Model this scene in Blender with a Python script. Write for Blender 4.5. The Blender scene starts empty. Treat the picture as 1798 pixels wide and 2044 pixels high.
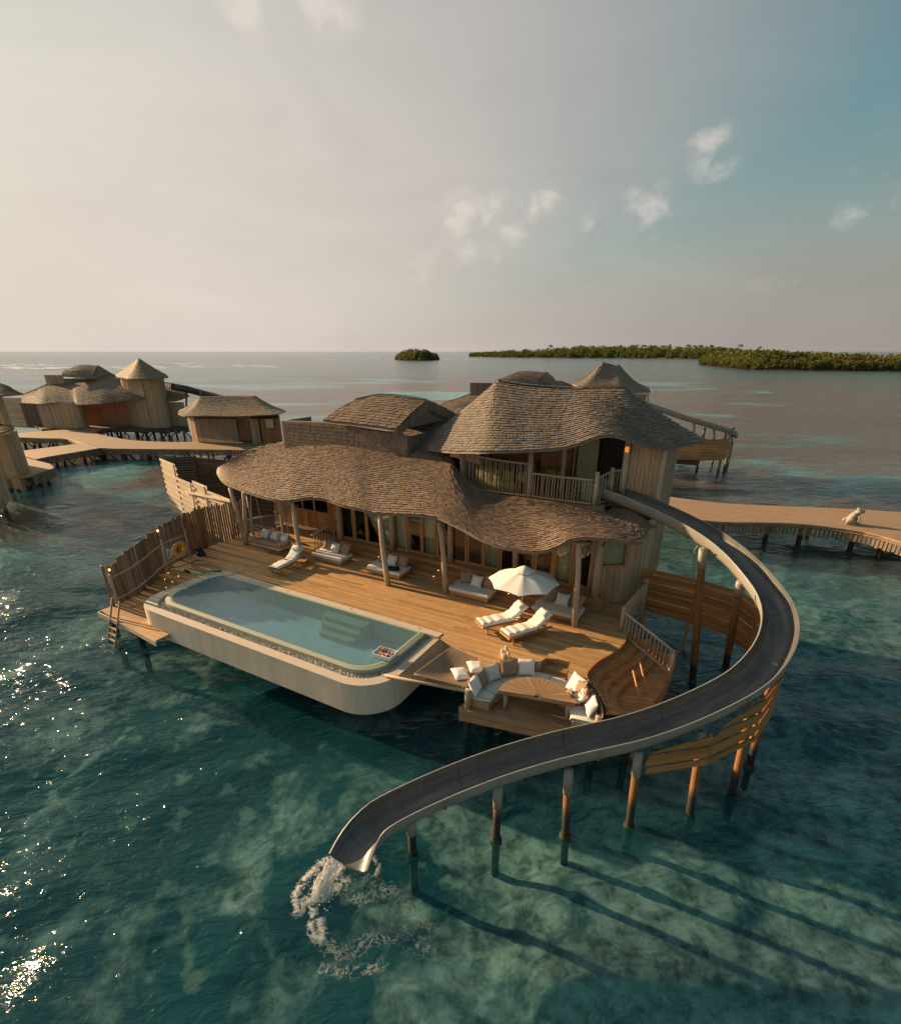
import bpy, math, random
import numpy as np
from mathutils import Vector, Matrix
R = random.Random(11)
S = bpy.context.scene
COL = S.collection
pi = math.pi

# ------------------------------------------------------------------ camera
FX, CX, CY, PITCH, CAMH = 1017.35, 899.0, 1150.0, math.radians(23.861), 12.0
cd = bpy.data.cameras.new('camera'); cam = bpy.data.objects.new('camera', cd); COL.objects.link(cam)
cam.location = (0, 0, CAMH); cam.rotation_euler = (pi/2-PITCH, 0, 0)
cd.sensor_fit = 'HORIZONTAL'; cd.sensor_width = 36; cd.lens = 36*FX/1798; cd.shift_y = (CY-1022)/1798
cd.clip_end = 30000; cd.clip_start = .1
S.camera = cam
S.view_settings.view_transform = 'Standard'; S.view_settings.look = 'None'
S.view_settings.exposure = 1.05; S.view_settings.gamma = 1
TH = math.radians(-29.3)                       # the villa's long axis in the world
SUN_EL = math.radians(17.5)
_az = TH+math.radians(1)
SUN = Vector((-math.cos(_az)*math.cos(SUN_EL), -math.sin(_az)*math.cos(SUN_EL), math.sin(SUN_EL)))

# ------------------------------------------------------------------ sky and sun
wo = bpy.data.worlds.new('World'); S.world = wo; wo.use_nodes = True
nt = wo.node_tree; nt.nodes.clear()
def N(t, typ, **kw):
    n = t.nodes.new(typ)
    for k, v in kw.items():
        if k.startswith('i_'):
            key = k[2:]
            n.inputs[int(key) if key.isdigit() else key.replace('_', ' ')].default_value = v
        else: setattr(n, k, v)
    return n
def LK(t, a, b): t.links.new(a, b)
def MATH(t, op, a, b=None, clamp=False, c=None):
    n = t.nodes.new('ShaderNodeMath'); n.operation = op; n.use_clamp = clamp
    for i, x in enumerate((a, b, c)):
        if x is None: continue
        if isinstance(x, (int, float)): n.inputs[i].default_value = x
        else: t.links.new(x, n.inputs[i])
    return n.outputs[0]
def VM(t, op, a, b=None):
    n = t.nodes.new('ShaderNodeVectorMath'); n.operation = op
    for i, x in enumerate((a, b)):
        if x is None: continue
        if isinstance(x, (tuple, list, Vector)): n.inputs[i].default_value = x
        else: t.links.new(x, n.inputs[i])
    return n
def MIXC(t, f, a, b, mode='MIX'):
    n = t.nodes.new('ShaderNodeMix'); n.data_type = 'RGBA'; n.blend_type = mode
    for i, x in ((0, f), (6, a), (7, b)):
        if isinstance(x, (int, float)): n.inputs[i].default_value = x
        elif isinstance(x, tuple): n.inputs[i].default_value = (*x[:3], 1)
        else: t.links.new(x, n.inputs[i])
    return n.outputs[2]
def RAMP(t, fac, stops):
    n = t.nodes.new('ShaderNodeValToRGB'); e = n.color_ramp.elements
    while len(e) > 1: e.remove(e[0])
    for i, (p, c) in enumerate(stops):
        el = e[0] if i == 0 else e.new(p)
        el.position = p; el.color = (c, c, c, 1) if isinstance(c, (int, float)) else (*c[:3], 1)
    t.links.new(fac, n.inputs[0]); return n.outputs[0]
def NOISE(t, vec, scale, detail=4, rough=.55, dist=0):
    n = N(t, 'ShaderNodeTexNoise', i_Scale=scale, i_Detail=detail, i_Roughness=rough, i_Distortion=dist)
    if vec is not None: t.links.new(vec, n.inputs['Vector'])
    return n.outputs['Fac']

sky = N(nt, 'ShaderNodeTexSky', sky_type='NISHITA', sun_disc=False, sun_elevation=SUN_EL,
        sun_rotation=math.atan2(SUN.x, SUN.y), air_density=1.0, dust_density=1.5, ozone_density=2.0, altitude=0)
tc = N(nt, 'ShaderNodeTexCoord')
dirv = VM(nt, 'NORMALIZE', tc.outputs['Generated']).outputs[0]
hs = N(nt, 'ShaderNodeHueSaturation', i_Saturation=1.0, i_Value=1.35); LK(nt, sky.outputs[0], hs.inputs['Color'])
warm = MIXC(nt, 1.0, hs.outputs[0], (.44, .91, .74), 'MULTIPLY')
# thin veil of haze all round the horizon, paler toward the sun
sepd = N(nt, 'ShaderNodeSeparateXYZ'); LK(nt, dirv, sepd.inputs[0])
sund = VM(nt, 'DOT_PRODUCT', dirv, tuple(SUN)).outputs['Value']
near_sun = MATH(nt, 'MULTIPLY_ADD', sund, .5, c=.5)
hz = MATH(nt, 'MULTIPLY', RAMP(nt, sepd.outputs['Z'], [(0, 1), (.1, .98), (.25, .93), (.5, .78), (.9, .4)]), RAMP(nt, near_sun, [(.35, .08), (.5, .3), (.62, .7), (.75, .95), (.9, 1)]))
hz = MATH(nt, 'MAXIMUM', hz, RAMP(nt, sepd.outputs['Z'], [(0, 1), (.1, .88), (.22, .45), (.42, .0)]))
hazecol = RAMP(nt, near_sun, [(.2, (2.9, 2.65, 2.3)), (.5, (3.4, 3.05, 2.72)), (.65, (4.5, 3.95, 3.6)), (.8, (6.1, 5.3, 4.75)), (.9, (6.8, 5.9, 5.2)), (1, (7.4, 6.3, 5.4))])
base = MIXC(nt, hz, warm, hazecol)
veil = NOISE(nt, VM(nt, 'MULTIPLY', dirv, (1, 1, 3.2)).outputs[0], 2.6, 8, .6, .8)
base = MIXC(nt, 1.0, base, RAMP(nt, veil, [(.25, .93), (.75, 1.07)]), 'MULTIPLY')
# scattered small cumulus, placed by direction
def pix_dir(x, y):
    d = Vector(((x-CX)/FX, 1, -(y-CY)/FX)); c, s = math.cos(PITCH), math.sin(PITCH)
    return Vector((d.x, d.y*c+d.z*s, -d.y*s+d.z*c)).normalized()
cn = NOISE(nt, VM(nt, 'MULTIPLY', dirv, (1, 1, 1.4)).outputs[0], 22, 8, .52, .3)
cloud = None
for (x, y, r, a) in [(945, 440, .075, 1), (1010, 455, .05, .7), (985, 490, .06, .55), (1060, 412, .03, .9), (1098, 395, .035, 1), (1290, 438, .05, .9), (1265, 385, .03, .4), (1415, 312, .05, .95), (1440, 300, .04, .6), (1315, 365, .03, .35), (1700, 425, .03, .8), (1180, 440, .03, .35), (650, 28, .06, .8), (480, 15, .07, .65), (735, 82, .02, .3), (850, 525, .06, .35), (1300, 545, .03, .35), (1550, 560, .06, .25), (1790, 405, .03, .5), (935, 520, .06, .3), (1760, 300, .05, .15)]:
    dd = VM(nt, 'DISTANCE', dirv, tuple(pix_dir(x, y))).outputs['Value']
    m = MATH(nt, 'MULTIPLY', MATH(nt, 'SUBTRACT', 1.0, MATH(nt, 'DIVIDE', dd, r*.98), True), a*1.25)
    cloud = m if cloud is None else MATH(nt, 'MAXIMUM', cloud, m)
cv_ = VM(nt, 'ADD', dirv, tuple(SUN*.02+Vector((0, 0, .012)))).outputs[0]
cn2 = NOISE(nt, VM(nt, 'MULTIPLY', cv_, (1, 1, 1.4)).outputs[0], 22, 8, .52, .3)
cl = MATH(nt, 'ADD', cloud, MATH(nt, 'MULTIPLY', MATH(nt, 'SUBTRACT', cn, .5), 2.3))
cl = MATH(nt, 'MULTIPLY', RAMP(nt, cl, [(.2, 0), (.6, .28), (1.1, .6)]), RAMP(nt, cloud, [(.0, 0), (.45, 1)]))
lit_ = MATH(nt, 'MULTIPLY_ADD', MATH(nt, 'SUBTRACT', cn, cn2), 3.0, True, .6)
ccol = MIXC(nt, MATH(nt, 'MULTIPLY', lit_, .75), base, (8.0, 7.1, 6.3))
final = MIXC(nt, cl, base, ccol)
bgn = N(nt, 'ShaderNodeBackground', i_Strength=.052); LK(nt, final, bgn.inputs[0])
ow = N(nt, 'ShaderNodeOutputWorld'); LK(nt, bgn.outputs[0], ow.inputs[0])

sd = bpy.data.lights.new('sun', 'SUN'); sd.energy = 5.0; sd.angle = math.radians(1.0); sd.color = (1, .69, .38)
so = bpy.data.objects.new('sun', sd); COL.objects.link(so); so.location = (-30, 20, 30)
so.rotation_euler = SUN.to_track_quat('Z', 'Y').to_euler()

# ------------------------------------------------------------------ placing helpers
U2 = Vector((math.cos(TH), math.sin(TH))); V2 = Vector((-math.sin(TH), math.cos(TH))); O2 = Vector((-.4, 16.63))
def ray(x, y):
    d = ((x-CX)/FX, 1.0, -(y-CY)/FX); c, s = math.cos(PITCH), math.sin(PITCH)
    return Vector((d[0], d[1]*c+d[2]*s, -d[1]*s+d[2]*c))
def P(x, y, z):                                 # world point at height z
    w = ray(x, y); return Vector((0, 0, CAMH))+w*((z-CAMH)/w.z)
def PY(x, y, Y): w = ray(x, y); return Vector((0, 0, CAMH))+w*(Y/w.y)
def W(u, v, z): q = O2+U2*u+V2*v; return Vector((q.x, q.y, z))
def toL(p): q = Vector((p.x, p.y))-O2; return Vector((q@U2, q@V2, p.z))
def L(x, y, z): return toL(P(x, y, z))
def LV(x, y, v):
    w = ray(x, y); w2 = Vector((w.x, w.y)); t = (v+O2@V2)/(w2@V2)
    return toL(Vector((0, 0, CAMH))+w*t)
def lerp(a, b, t): return a+(b-a)*t
def spl(pts, t):                                # Catmull-Rom through pts, t in 0..1
    n = len(pts)-1; x = min(max(t, 0), 1)*n; i = min(int(x), n-1); f = x-i
    p0, p1, p2, p3 = pts[max(i-1, 0)], pts[i], pts[i+1], pts[min(i+2, n)]
    return .5*((2*p1)+(p2-p0)*f+(2*p0-5*p1+4*p2-p3)*f*f+(3*p1-p0-3*p2+p3)*f**3)
def resample(pts, step, smooth=True):
    pts = [Vector(p) for p in pts]
    dense = [spl(pts, i/(len(pts)*16)) for i in range(len(pts)*16+1)] if smooth else pts
    d = [0]
    for a, b in zip(dense, dense[1:]): d.append(d[-1]+(b-a).length)
    n = max(2, round(d[-1]/step)); out = []; j = 0
    for i in range(n+1):
        t = d[-1]*i/n
        while j < len(d)-2 and d[j+1] < t: j += 1
        k = (t-d[j])/max(d[j+1]-d[j], 1e-9); out.append(lerp(dense[j], dense[j+1], min(k, 1)))
    return out

# ------------------------------------------------------------------ mesh helpers
class MB:
    def __init__(s): s.v = []; s.f = []
    def add(s, vs, fs):
        o = len(s.v); s.v += [tuple(p) for p in vs]; s.f += [tuple(i+o for i in f) for f in fs]; return s
    def hexa(s, b, t):                          # bottom ring and top ring of n points
        n = len(b); return s.add(list(b)+list(t), [tuple(range(n-1, -1, -1)), tuple(range(n, 2*n))]+[(i, (i+1) % n, n+(i+1) % n, n+i) for i in range(n)])
    def box(s, c, d, rz=0):
        x, y, z = d[0]/2, d[1]/2, d[2]/2; co, si = math.cos(rz), math.sin(rz)
        r = [(c[0]+a*co-b*si, c[1]+a*si+b*co) for a, b in ((-x, -y), (x, -y), (x, y), (-x, y))]
        return s.hexa([(a, b, c[2]-z) for a, b in r], [(a, b, c[2]+z) for a, b in r])
    def bar(s, a, b, w, h, up=(0, 0, 1)):
        a, b = Vector(a), Vector(b); d = (b-a).normalized(); up = Vector(up)
        if abs(d.dot(up)) > .98: up = Vector((1, 0, 0))
        x = d.cross(up).normalized(); y = x.cross(d)
        q = [(-w/2, -h/2), (w/2, -h/2), (w/2, h/2), (-w/2, h/2)]
        return s.hexa([a+x*i+y*j for i, j in q], [b+x*i+y*j for i, j in q])
    def tube(s, pts, r, n=8, cap=True):
        pts = [Vector(p) for p in pts]; m = len(pts); rr = r if callable(r) else (lambda t: r)
        vs = []; ref = None
        for i, p in enumerate(pts):
            d = (pts[min(i+1, m-1)]-pts[max(i-1, 0)]).normalized()
            if ref is None: ref = Vector((0, 0, 1)) if abs(d.z) < .9 else Vector((1, 0, 0))
            x = d.cross(ref).normalized(); y = x.cross(d); ref = y if abs(d.dot(y)) < .9 else ref
            q = rr(i/(m-1))
            vs += [p+x*(q*math.cos(2*pi*k/n))+y*(q*math.sin(2*pi*k/n)) for k in range(n)]
        fs = [(i*n+k, i*n+(k+1) % n, (i+1)*n+(k+1) % n, (i+1)*n+k) for i in range(m-1) for k in range(n)]
        if cap: fs += [tuple(range(n-1, -1, -1)), tuple(range((m-1)*n, m*n))]
        return s.add(vs, fs)
    def grid(s, rows, closed=False):
        n = len(rows[0]); vs = [p for r in rows for p in r]; m = len(rows)
        kk = n if closed else n-1
        return s.add(vs, [(i*n+k, i*n+(k+1) % n, (i+1)*n+(k+1) % n, (i+1)*n+k) for i in range(m-1) for k in range(kk)])
    def slab(s, poly, z0, z1):
        return s.hexa([(p[0], p[1], z0) for p in poly], [(p[0], p[1], z1) for p in poly])
    def lathe(s, prof, n=16, c=(0, 0, 0)):
        rows = [[(c[0]+r*math.cos(2*pi*k/n), c[1]+r*math.sin(2*pi*k/n), c[2]+z) for k in range(n)] for r, z in prof]
        return s.grid(rows, True)
    def ell(s, c, d, n=10, m=7, p=1.0, rot=None):   # (super)ellipsoid
        rows = []
        sg = lambda x: math.copysign(abs(x)**p, x)
        for i in range(m+1):
            a = -pi/2+pi*i/m; row = []
            for k in range(n):
                b = 2*pi*k/n
                q = Vector((d[0]*sg(math.cos(a))*sg(math.cos(b)), d[1]*sg(math.cos(a))*sg(math.sin(b)), d[2]*math.copysign(abs(math.sin(a))**min(1, p*1.3), math.sin(a))))
                if rot: q = rot @ q
                row.append(Vector(c)+q)
            rows.append(row)
        return s.grid(rows, True)
    def mesh(s, name, smooth=False):
        me = bpy.data.meshes.new(name); me.from_pydata(s.v, [], s.f); me.update()
        if smooth: me.polygons.foreach_set('use_smooth', [True]*len(me.polygons))
        return me
    def build(s, name, m, parent=None, smooth=False): return obj(name, s.mesh(name, smooth), m, parent)
def obj(name, me, m=None, parent=None, loc=None, rz=None):
    o = bpy.data.objects.new(name, me); COL.objects.link(o)
    if m is not None and me is not None and not me.materials: me.materials.append(m)
    if parent is not None: o.parent = parent
    if loc is not None: o.location = loc
    if rz is not None: o.rotation_euler = (0, 0, rz)
    return o
def tag(o, label=None, cat=None, group=None, kind=None):
    if label: o['label'] = label
    if cat: o['category'] = cat
    if group: o['group'] = group
    if kind: o['kind'] = kind
    return o
def thing(name, label, cat, loc=(0, 0, 0), rz=0, group=None):
    return tag(obj(name, None, None, None, loc, rz), label, cat, group)
def vthing(name, label, cat, u=0, v=0, z=0, rz=0, group=None):   # a thing placed in the villa's own axes
    return thing(name, label, cat, W(u, v, z), TH+rz, group)
def copy_tree(o, parent=None):
    c = o.copy(); COL.objects.link(c); c.parent = parent
    for ch in list(o.children): copy_tree(ch, c)
    return c

# ------------------------------------------------------------------ materials
def newmat(name):
    m = bpy.data.materials.new(name); m.use_nodes = True; t = m.node_tree; t.nodes.clear()
    o = N(t, 'ShaderNodeOutputMaterial'); return m, t, o
def rnd(t, island=True):
    oi = N(t, 'ShaderNodeObjectInfo').outputs['Random']
    if not island: return oi
    gi = N(t, 'ShaderNodeNewGeometry').outputs['Random Per Island']
    return MATH(t, 'FRACT', MATH(t, 'ADD', oi, gi))
def wood(name, c1, c2, axis=0, rough=.65, var=.35, sc=1.0, bump=.3, tide=None, island=True, wear=None):
    m, t, o = newmat(name); r = rnd(t, island)
    tcn = N(t, 'ShaderNodeTexCoord'); mp = N(t, 'ShaderNodeMapping')
    sv = [14*sc]*3; sv[axis] = 1.1*sc; mp.inputs['Scale'].default_value = sv
    off = VM(t, 'ADD', tcn.outputs['Object'], None); cmb = N(t, 'ShaderNodeCombineXYZ')
    for k in range(3): LK(t, MATH(t, 'MULTIPLY', r, 37.0+k*11), cmb.inputs[k])
    LK(t, cmb.outputs[0], off.inputs[1]); LK(t, off.outputs[0], mp.inputs[0])
    n1 = NOISE(t, mp.outputs[0], 1.0, 6, .6, .6); n2 = NOISE(t, tcn.outputs['Object'], 1.3, 3)
    col = MIXC(t, RAMP(t, n1, [(.3, 0), (.7, 1)]), c1, c2)
    br = MATH(t, 'MULTIPLY_ADD', MATH(t, 'ADD', r, MATH(t, 'MULTIPLY', n2, .8)), var, c=1-var*.9)
    col = MIXC(t, 1.0, col, br, 'MULTIPLY')
    if wear: col = MIXC(t, RAMP(t, NOISE(t, tcn.outputs['Object'], wear[1], 5, .65), [(.5, 0), (.72, .8)]), col, wear[0])
    if tide is not None:                        # algae and wet wood just above the water
        g = N(t, 'ShaderNodeNewGeometry'); sp = N(t, 'ShaderNodeSeparateXYZ'); LK(t, g.outputs['Position'], sp.inputs[0])
        hgt = MATH(t, 'ADD', sp.outputs['Z'], MATH(t, 'MULTIPLY', MATH(t, 'SUBTRACT', NOISE(t, g.outputs['Position'], 3, 4), .5), .5))
        f = RAMP(t, MATH(t, 'DIVIDE', hgt, tide*2), [(.38, 1), (.56, 0)])
        c2_ = RAMP(t, MATH(t, 'DIVIDE', hgt, tide*2), [(0, (.035, .034, .013)), (.14, (.014, .013, .009)), (.5, (.025, .018, .012))])
        col = MIXC(t, f, col, c2_)
    b = N(t, 'ShaderNodeBsdfPrincipled', i_Roughness=rough); LK(t, col, b.inputs['Base Color'])
    bp = N(t, 'ShaderNodeBump', i_Strength=bump, i_Distance=.01); LK(t, n1, bp.inputs['Height']); LK(t, bp.outputs[0], b.inputs['Normal'])
    LK(t, b.outputs[0], o.inputs[0]); return m
def plain(name, c, rough=.6, var=.15, sc=6, metal=0, spec=.5, bump=.0, c2=None, emit=None, stretch=None):
    m, t, o = newmat(name); tcn = N(t, 'ShaderNodeTexCoord'); vec = tcn.outputs['Object']
    if stretch: vec = VM(t, 'MULTIPLY', vec, stretch).outputs[0]
    n1 = NOISE(t, vec, sc, 6, .6)
    if c2 is None: c2 = tuple(x*(1-var) for x in c)
    col = MIXC(t, RAMP(t, n1, [(.32, 0), (.68, 1)]), c, c2)
    b = N(t, 'ShaderNodeBsdfPrincipled', i_Roughness=rough, i_Metallic=metal); LK(t, col, b.inputs['Base Color'])
    b.inputs['Specular IOR Level'].default_value = spec
    if bump:
        bp = N(t, 'ShaderNodeBump', i_Strength=bump, i_Distance=.02); LK(t, n1, bp.inputs['Height']); LK(t, bp.outputs[0], b.inputs['Normal'])
    if emit: b.inputs['Emission Color'].default_value = (*emit[0], 1); b.inputs['Emission Strength'].default_value = emit[1]
    LK(t, b.outputs[0], o.inputs[0]); return m
def shingle_mat(name, c1, c2, lichen):
    m, t, o = newmat(name); r = rnd(t); g = N(t, 'ShaderNodeNewGeometry')
    tcn = N(t, 'ShaderNodeTexCoord')
    n1 = NOISE(t, tcn.outputs['Object'], .55, 4); n2 = NOISE(t, tcn.outputs['Object'], 26, 4, .7)
    col = MIXC(t, r, c1, c2)
    col = MIXC(t, RAMP(t, n1, [(.35, 0), (.7, .55)]), col, lichen)
    col = MIXC(t, 1.0, col, RAMP(t, n2, [(.25, .72), (.75, 1.18)]), 'MULTIPLY')
    b = N(t, 'ShaderNodeBsdfPrincipled', i_Roughness=.75); LK(t, col, b.inputs['Base Color'])
    bp = N(t, 'ShaderNodeBump', i_Strength=.35, i_Distance=.01); LK(t, n2, bp.inputs['Height']); LK(t, bp.outputs[0], b.inputs['Normal'])
    LK(t, b.outputs[0], o.inputs[0]); return m
def glass_mat(name, tint, refl=1.0):
    m, t, o = newmat(name); fr = N(t, 'ShaderNodeFresnel', i_IOR=1.5)
    tr = N(t, 'ShaderNodeBsdfTransparent', i_Color=(*tint, 1)); gl = N(t, 'ShaderNodeBsdfGlossy', i_Roughness=.01)
    mx = N(t, 'ShaderNodeMixShader'); LK(t, MATH(t, 'MULTIPLY', fr.outputs[0], refl, True), mx.inputs[0]); LK(t, tr.outputs[0], mx.inputs[1]); LK(t, gl.outputs[0], mx.inputs[2])
    LK(t, mx.outputs[0], o.inputs[0]); return m
M = {}
M['deck'] = wood('deck_wood', (.52, .30, .125), (.37, .20, .08), 0, .5, .5, wear=((.44, .33, .21), 1.2))
M['step'] = wood('step_wood', (.47, .24, .095), (.35, .17, .065), 0, .5, .35)
M['stair'] = wood('stair_wood', (.42, .22, .085), (.30, .145, .055), 1, .5, .3)
M['fascia'] = wood('fascia_wood', (.36, .22, .12), (.25, .145, .075), 0, .6, .3)
M['pole'] = wood('pole_wood', (.46, .36, .25), (.34, .25, .165), 2, .7, .25, .7)
M['pole_h'] = wood('rail_wood', (.46, .36, .25), (.34, .25, .165), 0, .7, .25, .7)
M['frame'] = wood('door_frame_wood', (.48, .235, .085), (.34, .155, .055), 2, .45, .3)
M['picket'] = wood('picket_wood', (.26, .14, .065), (.16, .08, .04), 2, .7, .5)
M['screen'] = wood('screen_wood', (.46, .21, .062), (.30, .125, .034), 0, .55, .45, .8)
M['bleach'] = wood('bleached_plank', (.62, .50, .36), (.46, .35, .24), 0, .7, .35)
M['wall'] = wood('wall_plank', (.46, .315, .19), (.32, .21, .125), 2, .7, .4)
M['wallred'] = wood('inner_wall_wood', (.36, .15, .055), (.26, .10, .035), 2, .5, .3)
M['walldark'] = wood('dark_and_shaded_plank', (.13, .075, .045), (.08, .045, .03), 0, .7, .4)  # dark wood; also paints the shade on the enclosure's back boards
M['pile'] = wood('tidal_pile', (.27, .105, .026), (.13, .05, .013), 2, .8, .4, tide=.95)
M['pilegrey'] = wood('tidal_pile_grey', (.22, .16, .11), (.13, .095, .065), 2, .7, .3, tide=.55)
M['shingle'] = shingle_mat('wood_shingle', (.29, .193, .131), (.135, .087, .059), (.175, .122, .087))
M['shingle2'] = shingle_mat('grey_shingle', (.235, .192, .153), (.12, .095, .076), (.155, .128, .101))
M['thatch'] = shingle_mat('thatch', (.25, .18, .12), (.17, .12, .08), (.20, .145, .095))
M['fabric'] = plain('white_canvas', (.78, .74, .68), .9, .08, 25, bump=.15)
M['fabgrey'] = plain('pale_grey_canvas', (.62, .61, .55), .9, .1, 25, bump=.15)
M['tan'] = plain('tan_cushion', (.34, .215, .14), .9, .15, 20, bump=.2)
M['olive'] = plain('olive_cushion', (.30, .28, .035), .9, .3, 14, bump=.3)
M['black'] = plain('black_cloth', (.012, .012, .014), .8, .3, 10)
M['dark'] = plain('room_shade', (.035, .03, .026), .8, .3, 2)  # near-black colour that paints in the shade of the upper room
M['curtain'] = plain('curtain', (.85, .80, .62), .9, .25, 5, stretch=(6, 6, .3))
M['coping'] = plain('pool_coping', (.56, .46, .36), .7, .12, 5, bump=.1)
M['tile'] = plain('green_tile', (.42, .43, .32), .45, .3, 40, bump=.1)
M['poolfloor'] = plain('pool_floor', (.42, .56, .62), .6, .2, 1.2)
M['pebble'] = plain('pebble', (.62, .56, .48), .8, .45, 11)
M['net'] = plain('net_rope', (.36, .235, .15), .9, .3, 30)
M['rope'] = plain('rope', (.42, .33, .23), .9, .25, 30)
M['metal'] = plain('galvanised', (.34, .32, .29), .45, .2, 9, metal=.3)
M['orange'] = plain('lifebuoy_orange', (.80, .33, .02), .5, .12, 8)
M['white'] = plain('white_paint', (.72, .70, .66), .5, .08, 8)
M['amber'] = plain('lit_lamp', (1, .6, .2), .5, 0, emit=((1, .55, .16), 2.2))
M['wax'] = plain('candle_wax', (.70, .52, .36), .6, .15, 10)
M['skin'] = plain('skin', (.40, .22, .14), .55, .08, 8)
M['hair'] = plain('dark_hair', (.022, .012, .008), .5, .4, 30)
M['fruit'] = plain('orange_fruit', (.75, .27, .03), .5, .2, 10)
M['berry'] = plain('red_fruit', (.40, .03, .02), .4, .2, 10)
M['drift'] = plain('driftwood', (.40, .34, .27), .8, .45, 9, bump=.5, stretch=(2, 2, .6))
M['glass'] = glass_mat('window_glass', (.86, .89, .84))
def chute_mat():
    m, t, o = newmat('chute_inside'); a1 = N(t, 'ShaderNodeAttribute', attribute_name='run').outputs['Fac']; a2 = N(t, 'ShaderNodeAttribute', attribute_name='side').outputs['Fac']
    c = N(t, 'ShaderNodeCombineXYZ'); LK(t, MATH(t, 'MULTIPLY', a1, .35), c.inputs[0]); LK(t, MATH(t, 'MULTIPLY', a2, 7.0), c.inputs[1])
    st = NOISE(t, c.outputs[0], 1.6, 7, .65, .3); c2 = N(t, 'ShaderNodeCombineXYZ'); LK(t, MATH(t, 'MULTIPLY', a1, 1.3), c2.inputs[0]); LK(t, MATH(t, 'MULTIPLY', a2, 2.0), c2.inputs[1])
    bl = NOISE(t, c2.outputs[0], 1.2, 6, .65, .5)
    col = MIXC(t, RAMP(t, st, [(.38, 0), (.68, 1)]), (.072, .074, .078), (.145, .138, .122)); col = MIXC(t, RAMP(t, bl, [(.45, 0), (.75, .7)]), col, (.055, .052, .048))
    seam = RAMP(t, MATH(t, 'FRACT', MATH(t, 'DIVIDE', a1, 2.9)), [(.006, 1), (.012, 0)]); col = MIXC(t, MATH(t, 'MULTIPLY', seam, .8), col, (.025, .024, .023))
    b = N(t, 'ShaderNodeBsdfPrincipled'); LK(t, col, b.inputs['Base Color']); LK(t, RAMP(t, bl, [(.3, .22), (.7, .5)]), b.inputs['Roughness']); LK(t, b.outputs[0], o.inputs[0]); return m
M['chute_in'] = chute_mat()
M['chute_out'] = plain('chute_outside', (.30, .27, .225), .55, .2, 1.5)
M['chute_rim'] = plain('chute_rim', (.25, .245, .23), .4, .2, 3)
def pool_wall_mat():
    m, t, o = newmat('pool_render'); tcn = N(t, 'ShaderNodeTexCoord')
    st = NOISE(t, VM(t, 'MULTIPLY', tcn.outputs['Object'], (1.2, 1.2, .25)).outputs[0], 1.5, 7, .6)
    bl = NOISE(t, tcn.outputs['Object'], .7, 5)
    col = MIXC(t, RAMP(t, st, [(.32, 0), (.68, 1)]), (.72, .60, .46), (.56, .47, .35))
    col = MIXC(t, RAMP(t, bl, [(.42, 0), (.75, .55)]), col, (.36, .36, .27))
    b = N(t, 'ShaderNodeBsdfPrincipled', i_Roughness=.8); LK(t, col, b.inputs['Base Color']); LK(t, b.outputs[0], o.inputs[0]); return m
M['poolwall'] = pool_wall_mat()
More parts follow.
